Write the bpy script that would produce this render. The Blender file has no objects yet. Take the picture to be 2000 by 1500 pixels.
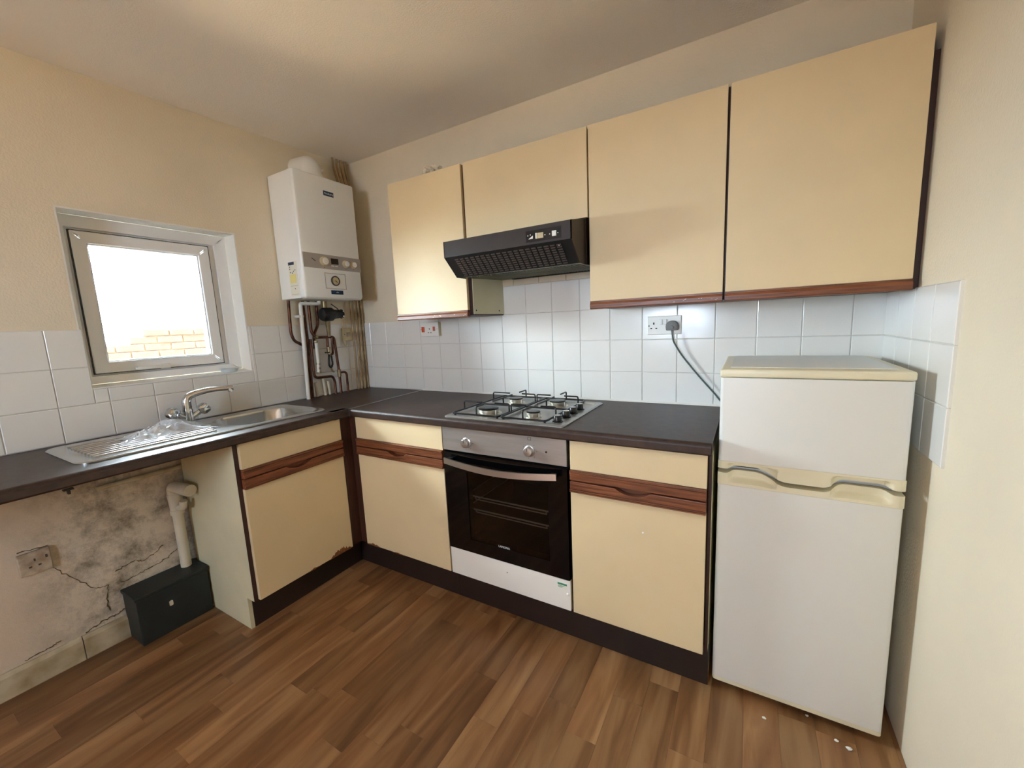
import bpy, bmesh, math, random
from mathutils import Vector, Matrix, noise

scene = bpy.context.scene
COL = scene.collection
random.seed(7)

# ------------------------------------------------------------------ camera
cam_d = bpy.data.cameras.new('camera')
cam_d.sensor_width = 36.0
cam_d.sensor_fit = 'HORIZONTAL'
cam_d.lens = 794.2347 / 2000 * 36.0
cam_d.clip_start = 0.02
cam = bpy.data.objects.new('camera', cam_d)
COL.objects.link(cam)
RT = Vector((0.86534522, 0.499252, -0.04387598))
UP = Vector((-0.03374295, 0.1453852, 0.98879955))
FW = Vector((-0.50003907, 0.85417246, -0.14265462))
cam.matrix_world = Matrix(((RT.x, UP.x, -FW.x, 2.341272), (RT.y, UP.y, -FW.y, -1.96065), (RT.z, UP.z, -FW.z, 1.288773), (0, 0, 0, 1)))
scene.camera = cam

# ------------------------------------------------------------------ world, sun, exposure
world = bpy.data.worlds.new('sky')
scene.world = world
world.use_nodes = True
bg = world.node_tree.nodes['Background']
bg.inputs['Color'].default_value = (0.765, 0.89, 1.0, 1)
bg.inputs['Strength'].default_value = 19.0
sun_d = bpy.data.lights.new('sun', 'SUN')
sun_d.energy = 52.0
sun_d.color = (1.0, 0.91, 0.78)
sun_d.angle = math.radians(0.6)
sun = bpy.data.objects.new('sun', sun_d)
COL.objects.link(sun)
sun.rotation_euler = Vector((-0.05, 0.62, -0.78)).to_track_quat('-Z', 'Y').to_euler()


def portal(name, loc, normal, w, h):
    d = bpy.data.lights.new(name, 'AREA')
    d.shape = 'RECTANGLE'; d.size = w; d.size_y = h
    d.cycles.is_portal = True
    o = bpy.data.objects.new(name, d)
    COL.objects.link(o)
    o.location = loc
    o.rotation_euler = Vector(normal).to_track_quat('-Z', 'Z' if abs(normal[2]) < .9 else 'Y').to_euler()


portal('window_portal', (-0.21, -1.08, 1.465), (1, 0, 0), 0.66, 0.74)
portal('rear_portal', (1.45, -4.33, 1.5), (0, 1, 0), 0.7, 0.8)

vs = scene.view_settings
vs.view_transform = 'Standard'
vs.look = 'None'
vs.exposure = 2.53
vs.gamma = 1.0
vs.use_curve_mapping = False
try:
    scene.cycles.max_bounces = 14
    scene.cycles.diffuse_bounces = 8
    scene.cycles.glossy_bounces = 5
    scene.cycles.transparent_max_bounces = 12
    scene.cycles.caustics_reflective = False
    scene.cycles.caustics_refractive = False
    scene.cycles.sample_clamp_indirect = 12.0
    scene.cycles.use_denoising = True
except Exception:
    pass


# ------------------------------------------------------------------ materials
def lin(c):
    return tuple(((v / 255) / 12.92 if v / 255 <= 0.04045 else ((v / 255 + 0.055) / 1.055) ** 2.4) for v in c) + (1,)


def nodes_of(m):
    m.use_nodes = True
    return m.node_tree.nodes, m.node_tree.links, m.node_tree.nodes['Principled BSDF']


def M(name, col, rough=0.5, metal=0.0, var=0.0, vscale=6.0, bump=0.0, bscale=80.0, spec=0.5, stretch=(1, 1, 1), col2=None, detail=4.0):
    m = bpy.data.materials.new(name)
    N, L, P = nodes_of(m)
    P.inputs['Roughness'].default_value = rough
    P.inputs['Metallic'].default_value = metal
    P.inputs['Specular IOR Level'].default_value = spec
    P.inputs['Base Color'].default_value = lin(col)
    m.diffuse_color = lin(col)
    if var or bump:
        tc = N.new('ShaderNodeTexCoord'); mp = N.new('ShaderNodeMapping')
        mp.inputs['Scale'].default_value = stretch
        L.new(tc.outputs['Object'], mp.inputs['Vector'])
    if var:
        nz = N.new('ShaderNodeTexNoise'); nz.inputs['Scale'].default_value = vscale; nz.inputs['Detail'].default_value = detail
        L.new(mp.outputs['Vector'], nz.inputs['Vector'])
        cr = N.new('ShaderNodeValToRGB')
        a = lin(col); b = lin(col2) if col2 else tuple(v * (1 - var) for v in a[:3]) + (1,)
        if not col2:
            a = tuple(min(1, v * (1 + var * .5)) for v in a[:3]) + (1,)
        cr.color_ramp.elements[0].position = 0.32; cr.color_ramp.elements[0].color = b
        cr.color_ramp.elements[1].position = 0.68; cr.color_ramp.elements[1].color = a
        L.new(nz.outputs['Fac'], cr.inputs['Fac']); L.new(cr.outputs['Color'], P.inputs['Base Color'])
    if bump:
        nb = N.new('ShaderNodeTexNoise'); nb.inputs['Scale'].default_value = bscale; nb.inputs['Detail'].default_value = 3
        L.new(mp.outputs['Vector'], nb.inputs['Vector'])
        bp = N.new('ShaderNodeBump'); bp.inputs['Strength'].default_value = bump; bp.inputs['Distance'].default_value = 0.004
        L.new(nb.outputs['Fac'], bp.inputs['Height']); L.new(bp.outputs['Normal'], P.inputs['Normal'])
    return m


m_wall = M('magnolia_paint', (231, 220, 197), 0.75, var=0.05, vscale=2.0, bump=0.35, bscale=140, spec=0.25)
m_ceil = M('ceiling_paint', (242, 240, 237), 0.8, var=0.03, vscale=2.0, bump=0.35, bscale=160, spec=0.2)
m_revl = M('white_reveal_paint', (236, 234, 226), 0.55, var=0.04, vscale=5)
m_tile = M('white_glazed_tile', (234, 233, 228), 0.16, var=0.03, vscale=2.2, spec=0.5)
m_grout = M('tile_grout', (208, 204, 196), 0.85, var=0.15, vscale=14)
m_trimtile = M('cream_trim_tile', (222, 210, 186), 0.3, var=0.1, vscale=9)
m_door = M('cream_laminate', (221, 201, 160), 0.5, var=0.045, vscale=3.5, bump=0.04, bscale=60)
m_carc = M('pale_carcass_board', (212, 205, 172), 0.5, var=0.08, vscale=4)
m_edge = M('dark_carcass_edging', (52, 26, 20), 0.45)
m_woodx = M('red_brown_wood_along_x', (142, 84, 51), 0.36, var=0.5, vscale=5, stretch=(1.5, 26, 26), col2=(88, 48, 29), bump=0.12, bscale=14)
m_woody = M('red_brown_wood_along_y', (142, 84, 51), 0.36, var=0.5, vscale=5, stretch=(26, 1.5, 26), col2=(88, 48, 29), bump=0.12, bscale=14)
m_woodz = M('dark_brown_wood_upright', (78, 46, 32), 0.42, var=0.5, vscale=5, stretch=(26, 26, 1.5), col2=(56, 32, 23))
m_plinth = M('dark_brown_plinth_board', (40, 28, 23), 0.42, var=0.25, vscale=7, bump=0.05, bscale=30)
m_work = M('dark_worktop_laminate', (70, 55, 47), 0.42, spec=0.28, var=0.35, vscale=38, col2=(54, 42, 37), bump=0.05, bscale=180, detail=8)
m_wedge = M('brown_worktop_edge', (64, 46, 38), 0.36, var=0.35, vscale=30, col2=(46, 33, 28))
m_alu = M('aluminium_strip', (205, 205, 205), 0.3, metal=1.0)
m_steel = M('brushed_stainless_steel', (176, 175, 172), 0.36, metal=0.75, var=0.12, vscale=5, stretch=(1, 1, 12))
m_sink = M('sink_stainless_steel', (200, 202, 203), 0.22, metal=1.0, var=0.08, vscale=6, bump=0.02, bscale=220)
m_chrome = M('worn_chrome', (196, 198, 198), 0.13, metal=1.0, var=0.12, vscale=22)
m_black = M('black_enamel', (17, 17, 18), 0.3)
m_blackgl = M('black_oven_glass', (5, 5, 6), 0.06)
m_blackpl = M('black_plastic', (26, 25, 24), 0.42, var=0.2, vscale=20)
m_louvre = M('dusty_black_metal', (84, 72, 64), 0.5)
m_hood = M('black_cooker_hood_metal', (40, 28, 23), 0.5, var=0.3, vscale=9, bump=0.05, bscale=50)
m_cav = M('oven_cavity_enamel', (52, 48, 42), 0.4)
m_fridge = M('white_fridge_enamel', (226, 227, 222), 0.33, var=0.02, vscale=3, bump=0.03, bscale=260)
m_ftrim = M('yellowed_white_plastic', (228, 221, 192), 0.38, var=0.06, vscale=6)
m_gasket = M('grey_rubber_gasket', (64, 60, 54), 0.7)
m_plast = M('white_plastic', (234, 232, 224), 0.35)
m_upvc = M('white_upvc', (236, 237, 236), 0.3, var=0.02, vscale=4)
m_boil = M('white_boiler_casing', (240, 242, 238), 0.3, var=0.02, vscale=3)
m_grey = M('grey_control_panel', (172, 166, 158), 0.45)
m_navy = M('navy_badge', (20, 48, 78), 0.35)
m_screen = M('dark_lcd_screen', (48, 46, 40), 0.25)
m_copper = M('tarnished_copper', (118, 74, 54), 0.42, metal=0.85, var=0.5, vscale=24, col2=(66, 44, 34))
m_paintpipe = M('dirty_cream_painted_pipe', (196, 172, 128), 0.5, var=0.4, vscale=14, col2=(128, 98, 58), stretch=(4, 4, 1))
m_burner = M('pale_burner_metal', (206, 200, 184), 0.34, metal=0.7, var=0.25, vscale=30)
m_brass = M('dull_brass_fitting', (166, 148, 112), 0.4, metal=0.8, var=0.3, vscale=30)
m_orange = M('orange_red_switch', (206, 86, 50), 0.35)
m_cream_plate = M('aged_cream_plate', (206, 190, 150), 0.45, var=0.15, vscale=20)
m_dirtyplate = M('dirty_cream_plate', (196, 182, 160), 0.55, var=0.3, vscale=30, col2=(150, 130, 108))
m_greyplug = M('grey_plug_plastic', (118, 118, 116), 0.45)
m_cable = M('grey_green_cable', (78, 88, 86), 0.5)
m_waste = M('white_waste_plastic', (214, 206, 184), 0.4, var=0.1, vscale=12)
m_box = M('dark_green_black_box', (30, 37, 36), 0.5, var=0.3, vscale=9)
m_skirt = M('dirty_skirting_paint', (206, 194, 166), 0.6, var=0.3, vscale=12, col2=(160, 142, 108), bump=0.1, bscale=60)
m_fluff = M('pale_insulation_fluff', (222, 210, 186), 0.9, var=0.25, vscale=30, bump=0.6, bscale=60)
m_filter = M('greasy_metal_filter', (112, 110, 88), 0.5, metal=0.5, var=0.3, vscale=10)
m_dark = M('dark_hole', (8, 7, 7), 0.8)
m_ground = M('yard_paving', (140, 122, 100), 0.9, var=0.2, vscale=3)
m_render = M('added_storey_render', (150, 138, 122), 0.9, var=0.1, vscale=3)  # colour of the added, unseen upper storey
m_mortar = M('pale_mortar', (70, 60, 48), 0.9, var=0.2, vscale=20)
m_brick = M('weathered_yellow_brick', (64, 44, 29), 0.85, var=0.5, vscale=16, col2=(30, 22, 17), bump=0.5, bscale=50)
m_sticker = M('white_sticker', (232, 230, 214), 0.5)
m_yellow = M('pale_yellow_sticker', (232, 222, 140), 0.5)
m_green = M('green_print', (60, 140, 110), 0.5)
m_white_ink = M('pale_lettering', (214, 222, 226), 0.5)
m_darkink = M('dark_print', (60, 58, 54), 0.6)
m_crumb = M('white_plaster_crumb', (236, 234, 228), 0.8)
m_crackdirt = M('dark_crack_dirt', (98, 80, 56), 0.9)
m_ginger = M('exposed_chipboard', (134, 84, 46), 0.8, var=0.35, vscale=60, bump=0.4, bscale=120)
m_dish = M('pale_blue_white_plastic', (206, 216, 220), 0.3)


def glass_mat(name, tint, gloss):
    m = bpy.data.materials.new(name)
    N, L, P = nodes_of(m)
    N.remove(P)
    out = N['Material Output']
    tr = N.new('ShaderNodeBsdfTransparent'); tr.inputs['Color'].default_value = tint
    gl = N.new('ShaderNodeBsdfGlossy'); gl.inputs['Roughness'].default_value = 0.03
    fr = N.new('ShaderNodeFresnel'); fr.inputs['IOR'].default_value = gloss
    mx = N.new('ShaderNodeMixShader')
    L.new(fr.outputs[0], mx.inputs[0]); L.new(tr.outputs[0], mx.inputs[1]); L.new(gl.outputs[0], mx.inputs[2])
    L.new(mx.outputs[0], out.inputs['Surface'])
    return m


m_glass = glass_mat('clear_window_glass', (0.96, 0.98, 0.97, 1), 1.45)
m_ovenglass = glass_mat('smoked_oven_glass', (0.55, 0.52, 0.48, 1), 1.4)


def bag_mat():
    m = bpy.data.materials.new('clear_crumpled_polythene')
    N, L, P = nodes_of(m)
    P.inputs['Base Color'].default_value = (0.82, 0.88, 0.95, 1)
    P.inputs['Roughness'].default_value = 0.14
    P.inputs['Specular IOR Level'].default_value = 0.8
    tr = N.new('ShaderNodeBsdfTransparent'); mx = N.new('ShaderNodeMixShader'); mx.inputs[0].default_value = 0.5
    L.new(tr.outputs[0], mx.inputs[1]); L.new(P.outputs[0], mx.inputs[2])
    L.new(mx.outputs[0], N['Material Output'].inputs['Surface'])
    return m


m_bag = bag_mat()


def plank_mat():
    m = bpy.data.materials.new('wood_print_vinyl_plank')
    N, L, P = nodes_of(m)
    P.inputs['Roughness'].default_value = 0.36
    P.inputs['Specular IOR Level'].default_value = 0.45
    oi = N.new('ShaderNodeObjectInfo'); tc = N.new('ShaderNodeTexCoord')
    mul = N.new('ShaderNodeMath'); mul.operation = 'MULTIPLY'; mul.inputs[1].default_value = 57.0
    L.new(oi.outputs['Random'], mul.inputs[0])
    cb = N.new('ShaderNodeCombineXYZ')
    for i in range(3):
        L.new(mul.outputs[0], cb.inputs[i])
    add = N.new('ShaderNodeVectorMath'); add.operation = 'ADD'
    geo = N.new('ShaderNodeNewGeometry')
    L.new(geo.outputs['Position'], add.inputs[0]); L.new(cb.outputs[0], add.inputs[1])
    mp = N.new('ShaderNodeMapping'); mp.inputs['Scale'].default_value = (10.5, 1.25, 1)
    L.new(add.outputs[0], mp.inputs['Vector'])
    n1 = N.new('ShaderNodeTexNoise'); n1.inputs['Scale'].default_value = 1.6; n1.inputs['Detail'].default_value = 5; n1.inputs['Distortion'].default_value = 0.7
    L.new(mp.outputs[0], n1.inputs['Vector'])
    r1 = N.new('ShaderNodeValToRGB')
    r1.color_ramp.elements[0].position = 0.3; r1.color_ramp.elements[0].color = lin((120, 82, 52))
    r1.color_ramp.elements[1].position = 0.72; r1.color_ramp.elements[1].color = lin((180, 140, 98))
    e = r1.color_ramp.elements.new(0.5); e.color = lin((150, 108, 71))
    L.new(n1.outputs['Fac'], r1.inputs['Fac'])
    r2 = N.new('ShaderNodeValToRGB')
    r2.color_ramp.elements[0].position = 0.0; r2.color_ramp.elements[0].color = (0.62, 0.60, 0.56, 1)
    r2.color_ramp.elements[1].position = 1.0; r2.color_ramp.elements[1].color = (1.02, 1.01, 0.98, 1)
    L.new(oi.outputs['Random'], r2.inputs['Fac'])
    mx = N.new('ShaderNodeMixRGB'); mx.blend_type = 'MULTIPLY'; mx.inputs[0].default_value = 1
    L.new(r1.outputs[0], mx.inputs[1]); L.new(r2.outputs[0], mx.inputs[2])
    L.new(mx.outputs[0], P.inputs['Base Color'])
    return m


m_plank = plank_mat()


def plaster_mat():
    m = bpy.data.materials.new('mouldy_bare_plaster')
    N, L, P = nodes_of(m)
    P.inputs['Roughness'].default_value = 0.85
    P.inputs['Specular IOR Level'].default_value = 0.2
    geo = N.new('ShaderNodeNewGeometry')
    n1 = N.new('ShaderNodeTexNoise'); n1.inputs['Scale'].default_value = 7.5; n1.inputs['Detail'].default_value = 13; n1.inputs['Roughness'].default_value = 0.76
    n2 = N.new('ShaderNodeTexNoise'); n2.inputs['Scale'].default_value = 1.7; n2.inputs['Detail'].default_value = 2
    for n in (n1, n2):
        L.new(geo.outputs['Position'], n.inputs['Vector'])
    r1 = N.new('ShaderNodeValToRGB')
    r1.color_ramp.elements[0].position = 0.30; r1.color_ramp.elements[0].color = lin((88, 76, 56))
    r1.color_ramp.elements[1].position = 0.56; r1.color_ramp.elements[1].color = lin((216, 204, 184))
    L.new(n1.outputs['Fac'], r1.inputs['Fac'])
    # stains sit in a patch between the socket and the waste pipe
    sp = N.new('ShaderNodeSeparateXYZ'); L.new(geo.outputs['Position'], sp.inputs[0])
    mr = N.new('ShaderNodeMapRange'); mr.inputs[1].default_value = -1.72; mr.inputs[2].default_value = -1.5
    L.new(sp.outputs['Y'], mr.inputs[0])
    clean = N.new('ShaderNodeRGB'); clean.outputs[0].default_value = lin((216, 200, 178))
    mul = N.new('ShaderNodeMath'); mul.operation = 'MULTIPLY'
    r2 = N.new('ShaderNodeValToRGB'); r2.color_ramp.elements[0].position = 0.30; r2.color_ramp.elements[1].position = 0.46
    L.new(n2.outputs['Fac'], r2.inputs['Fac'])
    L.new(mr.outputs[0], mul.inputs[0]); L.new(r2.outputs[0], mul.inputs[1])
    mx = N.new('ShaderNodeMixRGB'); L.new(mul.outputs[0], mx.inputs[0]); L.new(clean.outputs[0], mx.inputs[1]); L.new(r1.outputs[0], mx.inputs[2])
    L.new(mx.outputs[0], P.inputs['Base Color'])
    bp = N.new('ShaderNodeBump'); bp.inputs['Strength'].default_value = 0.5; bp.inputs['Distance'].default_value = 0.01
    L.new(n1.outputs['Fac'], bp.inputs['Height']); L.new(bp.outputs[0], P.inputs['Normal'])
    return m


m_plaster = plaster_mat()

# ------------------------------------------------------------------ mesh helpers
ORG = {}


def root_off(p):
    while p is not None and p.name not in ORG:
        p = p.parent
    return ORG[p.name] if p is not None else Vector((0, 0, 0))


def obj(name, bm, mat, parent=None, smooth=False, angle=35):
    """link bm (world coordinates) as ONE mesh object; a child's vertices are kept relative to its thing"""
    me = bpy.data.meshes.new(name)
    bmesh.ops.recalc_face_normals(bm, faces=bm.faces[:])
    if parent is None:
        zs = [v.co.z for v in bm.verts]; xs = [v.co.x for v in bm.verts]; ys = [v.co.y for v in bm.verts]
        off = Vector(((min(xs) + max(xs)) / 2, (min(ys) + max(ys)) / 2, min(zs)))
    else:
        off = root_off(parent)
    for v in bm.verts:
        v.co -= off
    bm.to_mesh(me); bm.free()
    if smooth:
        me.polygons.foreach_set('use_smooth', [True] * len(me.polygons))
        me.set_sharp_from_angle(angle=math.radians(angle))
    for mm in (mat if isinstance(mat, (list, tuple)) else [mat]):
        me.materials.append(mm)
    o = bpy.data.objects.new(name, me)
    COL.objects.link(o)
    if parent is None:
        o.location = off; ORG[o.name] = off
    else:
        o.parent = parent
    return o


def tag(o, label, cat=None, group=None, kind=None):
    o['label'] = label
    if cat: o['category'] = cat
    if group: o['group'] = group
    if kind: o['kind'] = kind
    return o


def thing(name, label, cat, loc, group=None, kind=None):
    o = bpy.data.objects.new(name, None)
    o.empty_display_size = 0.05
    COL.objects.link(o)
    o.location = loc
    ORG[o.name] = Vector(loc)
    if kind:
        o['kind'] = kind
    else:
        tag(o, label, cat, group)
    return o


def struct(name, bm, mat, **k):
    o = obj(name, bm, mat, **k)
    o['kind'] = 'structure'
    return o


def B(*boxes, bev=0.0, seg=2):
    bm = bmesh.new()
    for (x0, x1, y0, y1, z0, z1) in boxes:
        vs = [bm.verts.new((x, y, z)) for x in (x0, x1) for y in (y0, y1) for z in (z0, z1)]
        for f in ((0, 1, 3, 2), (4, 6, 7, 5), (0, 4, 5, 1), (2, 3, 7, 6), (0, 2, 6, 4), (1, 5, 7, 3)):
            bm.faces.new([vs[i] for i in f])
    if bev:
        bmesh.ops.bevel(bm, geom=bm.edges[:], offset=bev, segments=seg, affect='EDGES', profile=0.5)
    return bm


def prism(poly, axis, a, b, bm=None, bev=0.0):
    """extrude a 2-D polygon along axis from a to b; poly gives the other two coordinates in xyz order"""
    bm = bm or bmesh.new()
    def p3(q, t):
        return {'x': (t, q[0], q[1]), 'y': (q[0], t, q[1]), 'z': (q[0], q[1], t)}[axis]
    A = [bm.verts.new(p3(q, a)) for q in poly]; C = [bm.verts.new(p3(q, b)) for q in poly]
    n = len(poly)
    bm.faces.new(A); bm.faces.new(C[::-1])
    for i in range(n):
        bm.faces.new((A[i], A[(i + 1) % n], C[(i + 1) % n], C[i]))
    if bev:
        bmesh.ops.bevel(bm, geom=bm.edges[:], offset=bev, segments=2, affect='EDGES', profile=0.5)
    return bm


def fillet(P, r, n=5):
    P = [Vector(p) for p in P]
    out = [P[0]]
    for i in range(1, len(P) - 1):
        a, b, c = P[i - 1], P[i], P[i + 1]
        d1 = (a - b); d2 = (c - b)
        k = min(r, d1.length * .49, d2.length * .49)
        s = b + d1.normalized() * k; e = b + d2.normalized() * k
        for j in range(n + 1):
            t = j / n
            out.append(s * (1 - t) ** 2 + b * 2 * t * (1 - t) + e * t * t)
    out.append(P[-1])
    return out


def tube(P, r, seg=10, fr=0.0, bm=None, cap=True):
    bm = bm or bmesh.new()
    P = fillet(P, fr) if fr else [Vector(p) for p in P]
    n = len(P)
    rr = r if isinstance(r, (list, tuple)) else [r] * n
    T = []
    for i in range(n):
        t = (P[min(i + 1, n - 1)] - P[max(i - 1, 0)]).normalized()
        T.append(t)
    u = T[0].orthogonal().normalized()
    rings = []
    for i in range(n):
        u = (u - T[i] * u.dot(T[i])).normalized()
        w = T[i].cross(u)
        rings.append([bm.verts.new(P[i] + (u * math.cos(2 * math.pi * k / seg) + w * math.sin(2 * math.pi * k / seg)) * rr[i]) for k in range(seg)])
    for i in range(n - 1):
        for k in range(seg):
            bm.faces.new((rings[i][k], rings[i][(k + 1) % seg], rings[i + 1][(k + 1) % seg], rings[i + 1][k]))
    if cap:
        bm.faces.new(rings[0][::-1]); bm.faces.new(rings[-1])
    return bm


def lathe(profile, origin, direction, seg=20, bm=None):
    """profile = [(radius, distance along direction)]"""
    bm = bm or bmesh.new()
    d = Vector(direction).normalized(); u = d.orthogonal().normalized(); w = d.cross(u); o = Vector(origin)
    rings = []
    for r, t in profile:
        rings.append([bm.verts.new(o + d * t + (u * math.cos(2 * math.pi * k / seg) + w * math.sin(2 * math.pi * k / seg)) * max(r, 1e-5)) for k in range(seg)])
    for i in range(len(rings) - 1):
        for k in range(seg):
            bm.faces.new((rings[i][k], rings[i][(k + 1) % seg], rings[i + 1][(k + 1) % seg], rings[i + 1][k]))
    bm.faces.new(rings[0][::-1]); bm.faces.new(rings[-1])
    return bm


def text_bm(body, size, origin, right, up, depth=0.0006):
    cu = bpy.data.curves.new('lettering', 'FONT')
    cu.body = body; cu.size = size; cu.extrude = depth; cu.align_x = 'CENTER'; cu.align_y = 'CENTER'
    cu.resolution_u = 2
    o = bpy.data.objects.new('lettering', cu)
    COL.objects.link(o)
    me = o.to_mesh(depsgraph=bpy.context.evaluated_depsgraph_get())
    bm = bmesh.new(); bm.from_mesh(me)
    o.to_mesh_clear(); bpy.data.objects.remove(o); bpy.data.curves.remove(cu)
    r = Vector(right).normalized(); u = Vector(up).normalized(); n = r.cross(u); og = Vector(origin)
    for v in bm.verts:
        v.co = og + r * v.co.x + u * v.co.y + n * v.co.z
    return bm


def rrect(x0, x1, y0, y1, r, n=5):
    out = []
    for cx, cy, a0 in ((x1 - r, y1 - r, 0), (x0 + r, y1 - r, 90), (x0 + r, y0 + r, 180), (x1 - r, y0 + r, 270)):
        for i in range(n + 1):
            a = math.radians(a0 + 90 * i / n)
            out.append((cx + r * math.cos(a), cy + r * math.sin(a)))
    return out


def lump(c, rad, seed, amp=0.25, freq=3.0, sub=3):
    bm = bmesh.new()
    bmesh.ops.create_icosphere(bm, subdivisions=sub, radius=1)
    for v in bm.verts:
        d = v.co.normalized()
        k = 1 + amp * noise.noise(d * freq + Vector((seed * 3.1, seed, 0))) + amp * .5 * noise.noise(d * freq * 2.7 + Vector((seed, 7, 0)))
        v.co = Vector((d.x * rad[0], d.y * rad[1], d.z * rad[2])) * k + Vector(c)
    return bm


# ------------------------------------------------------------------ the room
W = 2.7699; ZW = 0.90; T = 0.152; TX0 = 0.24; ZA = 1.0437; REAR = -4.2
WY0, WY1, WZ0, WZ1 = -1.405, -0.756, 1.103, 1.826        # window hole in the left wall

wall_back = struct('wall_back', B((-0.28, W + .15, 0, .15, -.1, 2.6)), m_wall)
wall_right = struct('wall_right', B((W, W + .15, REAR - .15, 0, -.1, 2.6)), m_wall)
bm = B((-.20, 0, REAR - .15, WY0, .86, 2.6), (-.20, 0, WY1, 0, .86, 2.6), (-.20, 0, WY0, WY1, .86, WZ0), (-.20, 0, WY0, WY1, WZ1, 2.6), (-.20, 0, REAR - .15, 0, -.1, .86))
bm.faces.ensure_lookup_table()
for f in bm.faces[-6:]:
    f.material_index = 1
wall_left = struct('wall_left', bm, [m_wall, m_plaster])
# rear wall; its opening is added behind the camera for fill light
struct('wall_rear', B((0, 1.1, REAR - .15, REAR, -.1, 2.6), (1.8, W, REAR - .15, REAR, -.1, 2.6), (1.1, 1.8, REAR - .15, REAR, -.1, 1.1), (1.1, 1.8, REAR - .15, REAR, 1.9, 2.6)), m_wall)
def fill_dimmer():  # see-through tint that weakens the fill from the rear opening
    m = bpy.data.materials.new('added_fill_dimmer')
    N, L, P = nodes_of(m)
    N.remove(P)
    tr = N.new('ShaderNodeBsdfTransparent'); tr.inputs['Color'].default_value = (.545, .560, .590, 1)
    L.new(tr.outputs[0], N['Material Output'].inputs['Surface'])
    return m


w2 = thing('added_rear_window', '', '', (1.45, REAR - .08, 1.1), kind='structure')  # unseen window, added for the general fill
tag(w2, 'added unseen window giving fill light behind the viewer')
obj('fill_dimmer_sheet', B((1.1, 1.8, REAR - .081, REAR - .08, 1.1, 1.9)), fill_dimmer(), w2)  # added sheet that dims the light from the rear opening
struct('added_upper_storey', B((-.20, W + .15, REAR - .15, .15, 2.61, 6.2), (-.20, -.02, -8, REAR - .15, -.1, 6.2), (-.20, -.02, .15, 6, -.1, 6.2)), m_render)  # unseen storey and side walls, added to keep sky light off the garden wall
bm = bmesh.new()
zc = lambda y: 2.385 + 0.024 * y
P8 = [(x, y, zc(y) + dz) for x in (-.28, W + .15) for y in (.15, REAR - .15) for dz in (0, .2)]
vv = [bm.verts.new(p) for p in P8]
for f in ((0, 1, 3, 2), (4, 6, 7, 5), (0, 4, 5, 1), (2, 3, 7, 6), (0, 2, 6, 4), (1, 5, 7, 3)):
    bm.faces.new([vv[i] for i in f])
struct('ceiling', bm, m_ceil)

# floor with single printed planks
floor = struct('floor', B((-.28, W + .15, REAR - .15, .15, -.12, -.004)), m_dark)
plank_cache = {}


def plank(x0, x1, y0, y1):
    if y1 - y0 < 0.02 or x1 - x0 < .01:
        return
    key = (round(x1 - x0, 3), round(y1 - y0, 3))
    if key not in plank_cache:
        w, l = key
        b = B((.0002, w - .0002, .0002, l - .0002, 0, .004))
        top = [e for e in b.edges if all(v.co.z > .003 for v in e.verts)]
        bmesh.ops.bevel(b, geom=top, offset=.0005, segments=1, affect='EDGES')
        me = bpy.data.meshes.new('plank'); b.to_mesh(me); b.free(); me.materials.append(m_plank)
        plank_cache[key] = me
    o = bpy.data.objects.new('plank', plank_cache[key])
    COL.objects.link(o)
    o.parent = floor
    o.location = Vector((x0, y0, -.004)) - ORG[floor.name]


PW = 0.0978
known = {13: -.93, 14: -.73, 12: -1.28, 16: -.83, 11: -.925 + .2, 9: -1.02, 8: -.872, 7: -1.16, 5: -1.313, 3: -1.21}
px0 = 2.073 - 15 * PW
# seam index k runs x = px0 + k*PW ; one known joint per column from the photograph
joint_of = {8: -1.16, 9: -.872, 10: -1.02, 13: -.925, 14: -.73, 16: -.83, 18: -.80, 6: -1.313, 4: -1.21}
for k in range(-7, 23):
    xa = max(px0 + k * PW, 0.0); xb = min(px0 + (k + 1) * PW, W)
    if xb - xa < .01:
        continue
    L0 = 0.60
    j = joint_of.get(k, -random.uniform(.55, 1.25))
    js = [j - n * L0 - (0 if n == 0 else random.uniform(-.12, .12)) for n in range(0, 5)]
    js = [0.0] + ([j + L0] if j + L0 < -.05 else []) + js
    js = [q for q in js if q > -2.55] + [-2.55]
    for a, b in zip(js[1:], js[:-1]):
        plank(xa, xb, a, b)
o = obj('far_planks', B((0, W, REAR, -2.552, -.004, 0)), m_plank, floor)
o.name = 'plank'

# ---- tiles
tile_cache = {}


def tile(wall, side, u0, u1, z0, z1, mat=None, nm='tile', th=.008):
    g = .0011
    w, h = round(u1 - u0 - 2 * g, 4), round(z1 - z0 - 2 * g, 4)
    if w < .006 or h < .006:
        return
    key = (w, h, nm)
    if key not in tile_cache:
        b = bmesh.new(); e = min(.0022, w * .3, h * .3)
        lo = [b.verts.new(p) for p in ((0, 0, 0), (w, 0, 0), (w, 0, h), (0, 0, h))]
        mi = [b.verts.new(p) for p in ((0, -th + .0015, 0), (w, -th + .0015, 0), (w, -th + .0015, h), (0, -th + .0015, h))]
        hi = [b.verts.new(p) for p in ((e, -th, e), (w - e, -th, e), (w - e, -th, h - e), (e, -th, h - e))]
        for A, C in ((lo, mi), (mi, hi)):
            for i in range(4):
                b.faces.new((A[i], A[(i + 1) % 4], C[(i + 1) % 4], C[i]))
        b.faces.new(hi)
        me = bpy.data.meshes.new(nm); b.to_mesh(me); b.free(); me.materials.append(mat or m_tile)
        tile_cache[key] = me
    o = bpy.data.objects.new(nm, tile_cache[key])
    COL.objects.link(o)
    o.parent = wall
    if side == 'back':
        p = Vector((u0 + g, 0, z0 + g))
    elif side == 'left':
        p = Vector((0, u0 + g, z0 + g)); o.rotation_euler.z = math.pi / 2
    else:
        p = Vector((W, -u0 - g, z0 + g)); o.rotation_euler.z = -math.pi / 2
    jit = random.uniform(-.0035, .0035)
    o.rotation_euler.z += jit * .6
    o.location = p - ORG[wall.name]


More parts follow.
